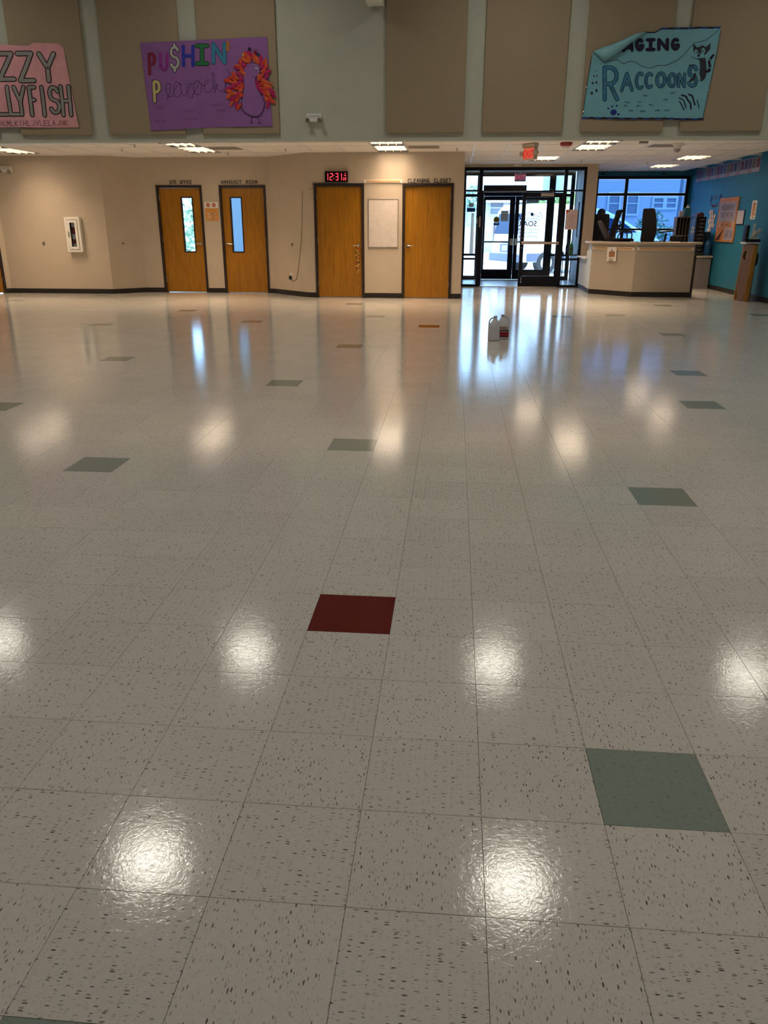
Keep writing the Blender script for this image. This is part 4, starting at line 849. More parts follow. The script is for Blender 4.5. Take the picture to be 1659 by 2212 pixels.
for k in range(12):
    a = random.uniform(0, 6.28); r_ = random.uniform(.02, .06); c0 = Vector((2.635, 20.45, .785)); e_ = c0+Vector((r_*math.cos(a), r_*math.sin(a), random.uniform(.01, .07))); s_ = Vector((-math.sin(a), math.cos(a), 0))*.01
    mb = MB(); md = (c0+e_)/2; mb.q([c0, md+s_, e_, md-s_], [(0, 1, 2, 3)]); mb.build('leaf', mat('dark_leaf', (.01, .05, .01), .6), t, fixn=False)
t = thing('paper_poster', 'pale poster with red corner taped to right sidelight', 'poster', (2.72, 19.985, 1.3))
MB().box(2.575, 2.855, 19.990, 19.993, 1.315, 1.755).build('sheet', mat('pinkish_paper', (.66, .52, .52), .8), t)
mb = MB(); mb.q([(2.577, 19.9895, 1.753), (2.577, 19.9895, 1.66), (2.68, 19.9895, 1.753)], [(0, 1, 2)]); mb.build('red_corner', mat('red_orange_print', (.6, .07, .04), .7), t, fixn=False)
mb = MB(); [mb.box(2.64, 2.64+random.uniform(.1, .17), 19.9893, 19.990, 1.37+.032*k, 1.378+.032*k) for k in range(9)]; mb.build('print_lines', mat('pink_print', (.45, .2, .25), .7), t)
t = thing('framed_notice', 'thin dark frame on the pale right wall of the lobby', 'frame', (3.11, 21.3, 1.6))
f = MB()
for q in ((21.0, 21.03, 1.1, 2.0), (21.67, 21.7, 1.1, 2.0), (21.03, 21.67, 1.1, 1.13), (21.03, 21.67, 1.97, 2.0)): f.box(3.095, 3.1195, q[0], q[1], q[2], q[3])
f.build('frame', M_ALU, t); MB().box(3.112, 3.1195, 21.03, 21.67, 1.13, 1.97).build('sheet', mat('pale_blue_paper', (.4, .52, .6), .7), t)
t = thing('flower_decoration', 'small orange paper flower on the pier left of entrance', 'decoration', (.16, 19.6, 1.9))
for k in range(6): a = R(60*k); MB().blob((.158, 19.6+.05*math.cos(a), 1.9+.05*math.sin(a)), (.014, .03, .03), 8, 5).build('petal', mat('orange_petal', (.5, .16, .04), .7), t, smooth=True)

# reception window
t = thing('window_5', 'dark-framed reception window in the blue wall', None, (4.8, 22.6, .5), kind='structure')
frames([(3.621, 3.70, .451, 2.619), (5.94, 6.019, .451, 2.619), (3.70, 5.94, 2.545, 2.619), (3.70, 5.94, .451, .52), (4.385, 4.465, .52, 2.545), (3.70, 4.385, 2.14, 2.21), (4.465, 5.94, 2.14, 2.21), (3.70, 4.385, 1.285, 1.34), (4.465, 5.94, 1.285, 1.34)], 22.585, 22.68, 'window_frame', M_ALU, t)
panes([(3.705, 4.38, .525, 1.28), (3.705, 4.38, 1.345, 2.135), (3.705, 4.38, 2.215, 2.54), (4.47, 5.935, .525, 1.28), (4.47, 5.935, 1.345, 2.135), (4.47, 5.935, 2.215, 2.54)], 22.63, t, M_BGLASS)
for i, x in enumerate((3.74, 5.3)): tag(MB().box(x, x+.09, 22.57, 22.599, 2.655, 2.69).build('wall_sensor', M_DARK), ('tiny black sensor above the left of the reception window', 'tiny black sensor above the right of the reception window')[i], 'sensor')

# ------------------------------------------------------------------ reception counter
t = thing('reception_counter', 'beige reception counter with angled front and tan rails', 'counter', (3.9, 17.8, 0))
A0, A1, A2, A3 = (2.95, 18.60), (2.95, 18.12), (3.715, 17.355), (4.90, 17.355)
def slab(pts, th, z0, z1):
    """vertical panel along the polyline segment, thickness going inwards (left of travel)"""
    (x0, y0), (x1, y1) = pts; d = Vector((x1-x0, y1-y0)); L_ = d.length; d.normalize(); n = Vector((-d.y, d.x))
    M = Matrix(((d.x, n.x, 0, x0), (d.y, n.y, 0, y0), (0, 0, 1, 0), (0, 0, 0, 1))); return MB().box(0, L_, 0, th, z0, z1).xf(M), M, L_
for nm, p in (('side_panel', (A0, A1)), ('angled_panel', (A1, A2)), ('front_panel', (A2, A3))):
    s, M, L_ = slab(p, .08, .10, 1.045); s.build(nm, M_CTR if nm != 'side_panel' else M_WHITEW, t)  # side panel's paler colour stands in for daylight on that face
    s, M2, L2 = slab(p, .07, .0005, .10); s.xf(Matrix.Translation((0, 0, 0))).build('toe_kick', M_BLACK, t)
    if nm != 'side_panel': rail(M2 @ Matrix.Translation((.03, 0, .955)), L2-.06, '', parent=t)
MB().box(4.90, 4.945, 17.34, 18.45, .0005, 1.045).build('end_panel', M_FRAME, t)
top = [(2.87, 18.64), (2.87, 18.085), (3.68, 17.275), (5.02, 17.275), (5.02, 17.64), (3.83, 17.64), (3.23, 18.24), (3.23, 18.64)]
MB().prism(top, lambda a, b, z: (a, b, z), 1.047, 1.085).build('countertop', M_CTOP, t, bevel=.004)
MB().box(3.25, 4.89, 17.70, 18.84, .70, .735).build('work_surface', M_CTOP, t)
t = thing('half_wall', 'low pale wall with white ledge running from entrance to counter', 'wall', (3.0, 19.3, 0), kind=None)
MB().box(2.97, 3.09, 18.66, 19.89, .1, .70).build('panel', M_WHITEW, t); MB().box(2.972, 3.088, 18.66, 19.89, .0005, .1).build('toe_kick', M_BLACK, t); MB().box(2.90, 3.14, 18.66, 19.89, .70, .735).build('ledge', M_WHITE, t, bevel=.004)
t = thing('sanitizer_bottle', 'small white pump bottle with dark cap on the low ledge', 'bottle', (3.02, 19.0, .735))
MB().lathe((3.02, 19.0, .7355), [(.028, 0), (.03, .01), (.03, .12), (.012, .14), (.012, .155)], 16).build('body', M_WHITE, t, smooth=True); MB().lathe((3.02, 19.0, .7355), [(.014, .155), (.014, .20), (.006, .205), (.006, .23)], 12).build('pump', M_DARK, t)
d45 = Vector((.7071, -.7071, 0)); fm = Matrix(((.7071, .7071, 0, 3.25), (-.7071, .7071, 0, 17.82), (0, 0, 1, .69), (0, 0, 0, 1)))
t = thing('flyer', 'white flyer with an orange picture taped to the angled counter front', 'flyer', (3.33, 17.74, .69))
MB().box(0, .225, -.030, -.027, 0, .285).xf(fm @ Matrix.Rotation(R(-3), 4, 'Y')).build('sheet', M_PAPER, t)
MB().box(.045, .19, -.0315, -.030, .085, .20).xf(fm @ Matrix.Rotation(R(-3), 4, 'Y')).build('picture', mat('sunset_print', (.32, .14, .06), .7, var=.4, scale=30), t)
mb = MB(); mb.q([(.06, -.0305, .215), (.10, -.0305, .255), (.14, -.0305, .215)], [(0, 1, 2)]); [mb.box(.06, .17, -.0305, -.030, .03+.016*k, .036+.016*k) for k in range(3)]; mb.xf(fm).build('print', mat('grey_print', (.3, .28, .3), .7), t)
tag(MB().box(3.62, 3.78, 17.40, 17.52, 1.086, 1.098).build('folded_paper', M_PAPER), 'crumpled white paper on the counter corner under the armchair', 'paper')
tag(MB().box(4.35, 4.62, 17.42, 17.60, 1.086, 1.09).build('paper_sheet', M_PAPER), 'flat white paper on the counter near its right end', 'paper')

# ------------------------------------------------------------------ chairs set up on the desk while the floor is waxed
def star_base(t, M, zs, m=None):
    m = m or M_DARK
    for k in range(5):
        a = R(72*k+20); c, s = math.cos(a), math.sin(a)
        MB().bar((.02*c, .02*s, .075), (.29*c, .29*s, .055), .04, .025).xf(M).build('leg', m, t)
        MB().cyl((.29*c-s*.02, .29*s+c*.02, .027), (.29*c+s*.02, .29*s-c*.02, .027), .026, n=14).xf(M).build('caster', m, t)
    MB().cyl((0, 0, .05), (0, 0, zs), .025, n=12).xf(M).build('gas_column', m, t)
def cushion(w_, d_, h, n=9):
    R_ = []
    for u, k in ((0, .80), (.25, .97), (.6, 1), (.9, .95), (1, .82)):
        ring = []
        for q in range(28):
            a = 2*PI*q/28; c, s = math.cos(a), math.sin(a); e = .35
            ring.append((w_/2*k*math.copysign(abs(c)**e, c), d_/2*k*math.copysign(abs(s)**e, s), h*u))
        R_.append(ring)
    return R_
# chair 1: tilted grey back, looped arms; its seat faces +x
M = Matrix.Translation((3.58, 18.46, .7355)) @ Matrix.Rotation(R(0), 4, 'Z')
t = thing('office_chair', 'grey-backed office chair tipped back with looped arms, behind counter corner', 'chair', (3.58, 18.46, .7355))
star_base(t, M, .34)
MB().rings(cushion(.50, .48, .08)).xf(M @ Matrix.Translation((.03, 0, .33))).build('seat', M_FABRIC, t, smooth=True)
MB().rings(cushion(.46, .44, .06)).xf(M @ Matrix.Translation((-.21, 0, .38)) @ Matrix.Rotation(R(-30), 4, 'Y') @ Matrix.Translation((0, 0, .24)) @ Matrix.Rotation(R(-90), 4, 'Y')).build('backrest', M_GREYF, t, smooth=True)
MB().bar((-.12, 0, .34), (-.24, 0, .45), .06, .02).xf(M).build('back_bracket', M_DARK, t)
for y in (-.25, .25):
    MB().tube([(-.10, y*.92, .36), (-.09, y, .46), (-.03, y, .545), (.06, y, .56), (.17, y, .555), (.20, y, .50), (.205, y*.95, .36)], .014, 8).xf(M).build('armrest', M_DARK, t, smooth=True)
# chair 2: tall black back seen nearly from behind
M = Matrix.Translation((4.28, 18.10, .7355)) @ Matrix.Rotation(R(18), 4, 'Z')
t = thing('office_chair', 'tall black high-back office chair right of the gray one, behind counter', 'chair', (4.28, 18.10, .7355))
star_base(t, M, .30)
MB().rings(cushion(.50, .50, .09)).xf(M @ Matrix.Translation((.06, 0, .27))).build('seat', M_FABRIC, t, smooth=True)
bk = []
for z, x, hw, th in ((.30, -.20, .16, .05), (.36, -.22, .235, .09), (.55, -.20, .25, .10), (.75, -.215, .25, .085), (.90, -.235, .23, .075), (.99, -.25, .21, .06), (1.01, -.255, .19, .03)):
    bk.append([(x+th/2*math.copysign(abs(math.cos(a))**.4, math.cos(a)), hw*math.copysign(abs(math.sin(a))**.4, math.sin(a)), z) for a in [2*PI*q/24 for q in range(24)]])
MB().rings(bk).xf(M).build('backrest', M_FABRIC, t, smooth=True)
for y in (-.29, .29):
    MB().bar((.02, y*.9, .30), (.04, y, .52), .045, .03).xf(M).build('arm_post', M_DARK, t); MB().bar((-.12, y, .535), (.20, y, .575), .075, .03).xf(M).build('armrest', M_DARK, t, bevel=.008)
# chair 3: broad black back at the pier; chair 4: slim back seen on edge
M = Matrix.Translation((3.50, 20.90, 0)) @ Matrix.Rotation(R(95), 4, 'Z')
t = thing('executive_chair', 'broad black executive chair beside the beige pier, left of person', 'chair', (3.50, 20.90, 0))
star_base(t, M @ Matrix.Diagonal((.62, .62, 1, 1)), .62)
MB().rings(cushion(.46, .38, .12)).xf(M @ Matrix.Translation((.05, 0, .60))).build('seat', M_FABRIC, t, smooth=True)
bk = []
for z, hw, th in ((.72, .15, .08), (.80, .18, .12), (1.2, .185, .12), (1.5, .18, .11), (1.64, .17, .09), (1.67, .15, .04)):
    bk.append([(-.27+.05*(z-.7)*-1+th/2*math.copysign(abs(math.cos(a))**.4, math.cos(a)), hw*math.copysign(abs(math.sin(a))**.4, math.sin(a)), z) for a in [2*PI*q/24 for q in range(24)]])
MB().rings(bk).xf(M).build('backrest', M_FABRIC, t, smooth=True)
for y in (-.2, .2): MB().tube([(-.1, y*.85, .66), (-.1, y, .86), (.22, y, .88), (.24, y*.85, .66)], .018, 8).xf(M).build('armrest', M_DARK, t, smooth=True)
M = Matrix.Translation((3.80, 19.85, 0)) @ Matrix.Rotation(R(-2), 4, 'Z')
t = thing('office_chair', 'slim black chair back seen on edge right of the person', 'chair', (3.80, 19.85, 0))
star_base(t, M, .60)
MB().rings(cushion(.48, .46, .09)).xf(M @ Matrix.Translation((.1, 0, .60))).build('seat', M_FABRIC, t, smooth=True)
bk = []
for z, x, th in ((.66, -.16, .04), (.8, -.17, .07), (1.1, -.15, .10), (1.4, -.10, .095), (1.6, -.05, .085), (1.70, -.025, .10), (1.735, .0, .12), (1.75, .01, .05)):
    bk.append([(x+th/2*math.copysign(abs(math.cos(a))**.5, math.cos(a)), .23*math.copysign(abs(math.sin(a))**.4, math.sin(a)), z) for a in [2*PI*q/24 for q in range(24)]])
MB().rings(bk).xf(M).build('backrest', M_FABRIC, t, smooth=True)
for y in (-.25, .25): MB().bar((-.10, y, 1.33), (.03, y, 1.43), .06, .05).xf(M).build('armrest', M_DARK, t, bevel=.01); MB().bar((-.1, y*.9, .66), (-.1, y, 1.33), .03, .03).xf(M).build('arm_post', M_DARK, t)

# ------------------------------------------------------------------ the person standing behind the counter
PX, PY = 3.64, 21.55
V, Ed, Rd, idx = [], [], [], {}
def jv(n, p, r): idx[n] = len(V); V.append((PX+p[0], PY+p[1], p[2])); Rd.append(r)
def je(*ns):
    for a, b in zip(ns, ns[1:]): Ed.append((idx[a], idx[b]))
jv('pelvis', (0, 0, .95), (.155, .115)); jv('waist', (0, 0, 1.10), (.145, .10)); jv('chest', (.01, 0, 1.30), (.17, .115)); jv('upper', (.0, 0, 1.44), (.13, .09)); jv('neck', (.012, -.01, 1.53), (.055, .055)); jv('skull', (.025, -.015, 1.61), (.055, .06))
je('pelvis', 'waist', 'chest', 'upper', 'neck', 'skull')
for s, nm in ((-1, 'l'), (1, 'r')):
    jv('sh'+nm, (s*.17, .0, 1.43), (.065, .06)); jv('el'+nm, (s*.235, -.02, 1.14), (.045, .045)); jv('wr'+nm, (s*.20, -.20 if s > 0 else -.10, .98), (.029, .026)); jv('pm'+nm, (s*.19, -.27 if s > 0 else -.14, .94), (.034, .018))
    je('upper', 'sh'+nm, 'el'+nm, 'wr'+nm, 'pm'+nm)
    by, bz = (-.27, .94) if s > 0 else (-.14, .94)
    for k, (dx, l) in enumerate(((-.030, .068), (-.010, .078), (.010, .072), (.028, .056))):
        jv('f%s%d' % (nm, k), (s*.19+dx, by-.035, bz-.035), (.009, .009)); jv('g%s%d' % (nm, k), (s*.19+dx, by-.035-l*.5, bz-.035-l*.6), (.008, .008)); jv('h%s%d' % (nm, k), (s*.19+dx, by-.03-l*.55, bz-.035-l*1.0), (.0065, .0065)); je('pm'+nm, 'f%s%d' % (nm, k), 'g%s%d' % (nm, k), 'h%s%d' % (nm, k))
    jv('t%s' % nm, (s*.19-s*.045, by, bz), (.010, .010)); jv('u%s' % nm, (s*.19-s*.06, by-.035, bz-.02), (.008, .008)); je('wr'+nm, 't'+nm, 'u'+nm)
    jv('hp'+nm, (s*.09, 0, .88), (.095, .09)); jv('kn'+nm, (s*.10, -.01, .50), (.058, .058)); jv('an'+nm, (s*.105, .02, .10), (.038, .042)); jv('ft'+nm, (s*.11, -.13, .035), (.042, .03)); je('pelvis', 'hp'+nm, 'kn'+nm, 'an'+nm, 'ft'+nm)
me = bpy.data.meshes.new('person'); me.from_pydata(V, Ed, []); M_SKIN = mat('brown_skin', (.13, .065, .04), .55); M_CLOTH = mat('black_cloth', (.012, .012, .014), .9, var=.2, scale=80)
me.materials.append(M_CLOTH)
person = bpy.data.objects.new('person', me); C.objects.link(person); tag(person, 'person in dark clothes with tan lanyard standing behind the reception counter', 'person')
sk = person.modifiers.new('skin', 'SKIN'); sk.use_smooth_shade = True
for i, r in enumerate(Rd): me.skin_vertices[0].data[i].radius = r
me.skin_vertices[0].data[0].use_root = True
person.modifiers.new('sub', 'SUBSURF').levels = 1; person.modifiers['sub'].render_levels = 2
# head with face turned towards the window side (+x), hair cap, ears, nose
hc = Vector((PX+.03, PY-.02, 1.675)); R_ = []
for z, rx, ry, ox in ((-.115, .045, .040, .02), (-.095, .062, .052, .02), (-.05, .078, .062, .012), (0, .092, .072, 0), (.05, .094, .075, -.004), (.09, .078, .064, -.008), (.113, .045, .040, -.01), (.122, .012, .012, -.01)):
    R_.append([(hc.x+ox+rx*math.cos(a), hc.y+ry*math.sin(a), hc.z+z) for a in [2*PI*q/24 for q in range(24)]])
head = MB().rings(R_).build('head', M_SKIN, person, smooth=True)
MB().rings([[(hc.x+.088, hc.y+.012*c, hc.z+.02) for c in (-.6, .6)]+[(hc.x+.094, hc.y, hc.z+.02)], [(hc.x+.086, hc.y+.018*c, hc.z-.03) for c in (-1, 1)]+[(hc.x+.118, hc.y, hc.z-.03)]]).build('nose', M_SKIN, head, smooth=True)
for s in (-1, 1):
    MB().blob((hc.x-.005, hc.y+s*.076, hc.z-.005), (.018, .010, .032), 10, 6).build('ear', M_SKIN, head, smooth=True)
    MB().blob((hc.x+.082, hc.y+s*.030, hc.z+.012), (.010, .014, .009), 10, 6).build('eye', M_PAPER, head, smooth=True)
MB().blob((hc.x+.086, hc.y, hc.z-.065), (.008, .024, .007), 10, 6).build('mouth', mat('dark_lip', (.12, .03, .03), .5), head, smooth=True)
R_ = []
for z, rx, ry, ox in ((-.05, .06, .068, -.045), (0, .092, .080, -.02), (.05, .102, .084, -.006), (.095, .086, .074, -.008), (.122, .05, .048, -.01), (.134, .012, .012, -.01)):
    R_.append([(hc.x+ox+rx*math.cos(a), hc.y+ry*math.sin(a), hc.z+z) for a in [2*PI*q/24 for q in range(24)]])
MB().rings(R_).build('hair', mat('black_hair', (.006, .005, .006), .8, var=.3, scale=90), person, smooth=True)
MB().tube([(PX+.03, PY-.085, 1.55), (PX+.055, PY-.11, 1.47), (PX+.075, PY-.135, 1.38), (PX+.07, PY-.137, 1.27)], .011, 6).build('lanyard', mat('tan_lanyard', (.30, .22, .14), .8), person, smooth=True)

# ------------------------------------------------------------------ low desk, organiser, tower and small things
t = thing('low_desk', 'low grey desk with pale top along the blue wall', 'desk', (5.55, 20.3, 0))
MB().box(5.02, 6.03, 19.84, 20.75, .705, .745).build('desktop', M_CTOP, t, bevel=.003); MB().box(5.05, 6.01, 19.87, 20.72, .0005, .705).build('cabinet_body', mat('dark_grey_laminate', (.20, .18, .17), .6), t)  # cabinet body in one plain dark grey
t = thing('literature_organizer', 'dark grey upright slot organiser on the desk by the window', 'organizer', (5.28, 20.0, .745))
x0, x1, z0, z1 = 5.145, 5.455, .7455, 1.60; M_ORG = mat('warm_grey_board', (.085, .07, .06), .6)
MB().box(x0, x1, 20.22, 20.24, z0, z1).build('back_panel', M_ORG, t); MB().box(x0, x1, 19.98, 20.22, z1-.02, z1).build('top_panel', M_ORG, t); MB().box(x0, x1, 19.98, 20.22, z0, z0+.02).build('base_panel', M_ORG, t); MB().box(x0, x1, 19.98, 20.22, 1.18, 1.195).build('shelf', M_ORG, t)
for k in range(5): xx = x0+(x1-x0-.012)*k/4; MB().box(xx, xx+.012, 19.98, 20.22, z0+.02, z1-.02).build('divider', M_ORG, t)
for k, (x, lb) in enumerate(((5.06, 'silver wire file rack on the desk left of the slot organiser'), (5.475, 'silver wire file rack between slot organiser and drawer tower'))):
    t = thing('wire_rack', lb, 'rack', (x, 19.92, .745), group='silver wire racks on the desk'); zt = 1.14 if k == 0 else 1.66
    for dx in (0, .075): MB().tube([(x+dx, 19.93, .7455), (x+dx, 19.93, zt-.02)], .007, 6).build('upright', M_STEEL, t)
    MB().tube([(x, 19.93, zt-.02), (x+.012, 19.93, zt), (x+.063, 19.93, zt), (x+.075, 19.93, zt-.02)], .009, 6).build('top_hoop', M_STEEL, t, smooth=True)
    n = 4 if k == 0 else 9
    for q in range(n): z = .82+(zt-.92)*q/(n-1); MB().tube([(x, 19.93, z), (x+.075, 19.93, z)], .006, 6).build('rung', M_STEEL, t)
    for s in (0, .075): MB().tube([(x+s, 19.93, .7515), (x+s, 20.10, .7515)], .006, 6).build('foot', M_STEEL, t)
    if k == 1:
        for q, z in enumerate((1.24, 1.32)):
            for r_ in range(2): MB().box(x+.010+.032*r_, x+.030+.032*r_, 19.915, 19.922, z, z+.065).build('leaflet', M_PAPER, t)
t = thing('drawer_tower', 'tall black tray tower with small labels beside the blue wall', 'drawer tower', (5.68, 20.0, .745))
x0, x1, z0, z1 = 5.575, 5.80, .7455, 1.60
f = MB(); f.box(x0, x0+.012, 19.95, 20.27, z0, z1); f.box(x1-.012, x1, 19.95, 20.27, z0, z1); f.box(x0, x1, 20.26, 20.27, z0, z1); f.box(x0, x1, 19.95, 20.27, z1-.015, z1); f.build('carcass', M_DARK, t)
for k in range(10):
    z = z0+.01+.083*k; dq = MB().box(x0+.015, x1-.015, 19.945, 20.25, z, z+.07).build('tray', M_FABRIC, t)
    MB().box(x0+.09, x0+.17+random.uniform(-.02, .01), 19.9435, 19.945, z+.03, z+.045).build('label_strip', mat('dim_label', (.22, .20, .18), .7), dq)
tag(MB().rings([[(5.25+a*.045*s, 20.1+b*.04*s, 1.6005+z) for a, b in ((-1, -1), (1, -1), (1, 1), (-1, 1))] for z, s in ((0, .9), (.13, 1.1))]).build('paper_cup', mat('lilac_grey_plastic', (.42, .42, .50), .5)), 'pale lilac bin on top of the slot organiser', 'bin')
t = thing('gift_bag', 'teal gift bag with white handle on the slot organiser', 'bag', (5.39, 20.1, 1.6))
MB().box(5.315, 5.455, 20.06, 20.13, 1.6005, 1.80).build('bag_body', mat('teal_card', (.01, .13, .18), .6), t); MB().tube([(5.36, 20.09, 1.795), (5.365, 20.09, 1.84), (5.385, 20.09, 1.86), (5.405, 20.09, 1.84), (5.41, 20.09, 1.795)], .005, 6).build('handle', M_WHITE, t, smooth=True)
MB().blob((5.385, 20.09, 1.80), (.045, .02, .014), 10, 6, .1).build('tissue_paper', M_WHITE, t)
t = thing('wooden_box', 'small dark red wooden box with peaked lid on the tower', 'box', (5.69, 20.1, 1.6))
MB().box(5.595, 5.755, 20.02, 20.18, 1.6005, 1.655).build('body', wood('dark_red_wood', (.06, .018, .012), (.11, .035, .02)), t); MB().prism([(5.585, 1.655), (5.765, 1.655), (5.735, 1.68), (5.69, 1.705), (5.645, 1.68)], lambda a, b, c: (a, c, b), 20.01, 20.19).build('lid', bpy.data.materials['dark_red_wood'], t)
t = thing('monitor', 'black computer monitor turned away, beside the slot organiser', 'monitor', (4.93, 18.9, .0))
t.location = (4.72, 18.25, .735); WORLD[t.name] = basis(t)
MB().box(4.60, 4.86, 18.24, 18.27, .86, 1.20).build('screen', M_DARK, t, bevel=.006); MB().box(4.71, 4.75, 18.26, 18.30, .75, .98).build('stand', M_DARK, t); MB().box(4.64, 4.82, 18.22, 18.34, .7355, .75).build('base', M_DARK, t)
t = thing('water_jug', 'blue translucent water jug standing on the low desk', 'jug', (5.93, 20.0, .745))
MB().lathe((5.93, 20.0, .7455), [(.07, 0), (.078, .02), (.078, .11), (.072, .13), (.078, .15), (.078, .26), (.05, .32), (.025, .34), (.025, .38)], 20).build('body', mat('blue_jug', (.02, .10, .22), .2), t, smooth=True); MB().cyl((5.93, 20.0, 1.1255), (5.93, 20.0, 1.15), .03, n=14).build('cap', M_DARK, t)
tag(MB().box(5.86, 6.01, 20.15, 20.45, .7455, 1.27).build('teal_block', mat('dark_teal_surface', (.008, .06, .09), .5), bevel=.02), 'dark teal upright block behind the blue water jug', 'bin')  # plain dark teal upright block behind the jug
tag(MB().box(5.70, 5.84, 19.87, 19.93, .7455, .80).build('pen_tray', M_DARK, bevel=.004), 'low black tray at the front of the desk', 'tray')

# ------------------------------------------------------------------ things on the blue wall
XW = 6.0495
def wsheet(name, y0, y1, z0, z1, th, m, parent=None, bevel=0): return MB().box(XW-th, XW, min(y0, y1), max(y0, y1), z0, z1).build(name, m, parent, bevel=bevel)
random.seed(21)
CC = [(.12, .01, .03), (.03, .02, .10), (.05, .05, .12), (.10, .10, .04), (.16, .02, .02), (.02, .04, .12), (.12, .12, .14)]
cards = 19; ORD = 'first second third fourth fifth sixth seventh eighth ninth tenth eleventh twelfth thirteenth fourteenth fifteenth sixteenth seventeenth eighteenth nineteenth'.split()
for k in range(cards):
    y1 = 22.1-.232*k; y0 = y1-.222
    t = thing('picture_card', '%s small picture card from the window end of the blue wall row' % ORD[k], 'card', (XW-.003, y1, 2.44), group='picture cards along the blue wall')
    wsheet('card', y0, y1, 2.44, 2.715, .003, mat('card_backs_%d' % (k % 3), ((.42, .36, .42), (.40, .22, .26), (.36, .40, .46))[k % 3], .6), t)
    MB().box(XW-.0045, XW-.003, y0+.02, y1-.02, 2.52, 2.70).build('picture', mat('dark_print_%d' % (k % 7), CC[k % 7], .5, var=.5, scale=14), t)
t = thing('bulletin_board', 'orange-bordered bulletin board with lettered sheets on the blue wall', 'bulletin board', (XW, 19.2, 1.05))
wsheet('board', 18.60, 19.88, 1.065, 1.995, .025, mat('orange_border_paper', (.52, .21, .05), .7, var=.2, scale=9), t)
MB().box(XW-.028, XW-.025, 18.66, 19.78, 1.50, 1.90).build('upper_sheet', mat('lilac_grey_sheet', (.36, .33, .40), .8), t); MB().box(XW-.028, XW-.025, 18.66, 19.25, 1.10, 1.36).build('lower_sheet', MATS['lilac_grey_sheet'], t); MB().box(XW-.028, XW-.025, 18.66, 19.70, 1.36, 1.50).build('middle_sheet', mat('peach_sheet', (.5, .34, .24), .8), t)
fB = lambda a, b: (XW-.030, a, b); mb = MB(); mo = MB()
for k in range(9): y = 19.66-.10*k; glyph(mb, random.choice('AHRNTSE'), y, 1.74, y-.07, 1.85, .012, fB)
for k in range(9): y = 19.64-.10*k; glyph(mb, random.choice('AHRNTSE'), y, 1.58, y-.06, 1.68, .010, fB)
for k in range(6): glyph(mb, random.choice('AHRNTSE'), 19.18-.085*k, 1.15, 19.12-.085*k, 1.30, .010, fB)
mb.build('lettering', mat('purple_grey_marker', (.10, .07, .16), .8), t, fixn=False)
for k in range(7): glyph(mo, random.choice('AHRNTSE'), 19.55-.11*k, 1.38, 19.48-.11*k, 1.48, .02, fB)
mo.build('orange_lettering', mat('orange_red_print', (.55, .12, .03), .7), t, fixn=False)
mb = MB()
for k in range(6): ribbon(mb, [(19.80-.05*k, 1.10), (19.55-.04*k, 1.22+.02*k)], .018, fB, .5)
mb.build('sketch', mat('dark_brown_print', (.10, .03, .015), .8), t, fixn=False)
t = thing('framed_certificate', 'white page in thin black frame right of the bulletin board', 'frame', (XW, 18.37, 1.43))
wsheet('frame', 18.14, 18.585, 1.43, 1.725, .018, M_DARK, t); MB().box(XW-.02, XW-.018, 18.165, 18.575, 1.445, 1.71).build('sheet', mat('grey_white_page', (.50, .46, .50), .7), t)
t = thing('paper_strip', 'tall narrow white notice with orange print, nearest on blue wall', 'notice', (XW, 17.66, 1.53))
wsheet('sheet', 17.52, 17.80, 1.53, 1.89, .003, M_PAPER, t); MB().box(XW-.0045, XW-.003, 17.57, 17.75, 1.60, 1.82).build('print', mat('peach_print', (.58, .30, .16), .7, var=.25, scale=25), t); MB().box(XW-.0055, XW-.0045, 17.60, 17.72, 1.81, 1.85).build('dark_print', mat('taupe_print', (.22, .17, .13), .7), t); MB().box(XW-.0055, XW-.0045, 17.62, 17.70, 1.55, 1.58).build('dark_print', MATS['taupe_print'], t)
k = 0
t = thing('honeycomb_decor', 'cluster of cream hexagon tiles stuck to the blue wall', 'wall decor', (XW, 20.3, 1.4))
for r_ in range(5):
    for c in range(3):
        if (r_, c) in ((4, 2), (0, 2)): continue
        y = 20.55-.155*c-(.078 if r_ % 2 else 0); z = 1.71-.10*r_
        MB().prism([(y+.072*math.cos(R(60*q)), z+.062*math.sin(R(60*q))) for q in range(6)], lambda a, b, c_: (XW-c_, a, b), .0005, .012).build('hexagon', mat('cream_felt_%d' % (c % 2), ((.55, .46, .36), (.52, .40, .38))[c % 2], .8), t)
for y, z, lb in ((20.64, 2.0, 'dark blue paper feather left of the pink wall words'), (19.97, 2.02, 'dark blue paper feather right of the pink wall words')):
    tag(MB().prism([(y+.06*math.cos(a)*.9, z+.075*math.sin(a)) for a in [2*PI*q/16 for q in range(16)]], lambda a, b, c_: (XW-c_, a, b), .0005, .008).build('paper_feather', mat('navy_felt', (.01, .06, .18), .7)), lb, 'wall decor')
t = thing('wall_words', 'pink and grey word decals arched above the hexagon cluster', 'wall decor', (XW, 20.3, 1.9)); mb = MB(); fW = lambda a, b: (XW-.002, a, b)
for k, ch in enumerate('TEAM'): glyph(mb, ch, 20.48-.08*k, 1.97+.01*k, 20.43-.08*k, 2.04+.01*k, .016, fW)
mb.build('lettering', mat('mauve_vinyl', (.22, .12, .2), .7), t, fixn=False); mb = MB(); ribbon(mb, [(20.58, 1.90), (20.48, 1.85), (20.33, 1.83), (20.2, 1.85), (20.08, 1.90)], .05, fW, .05); mb.build('arch', mat('dusty_pink_vinyl', (.36, .17, .2), .7), t, fixn=False)

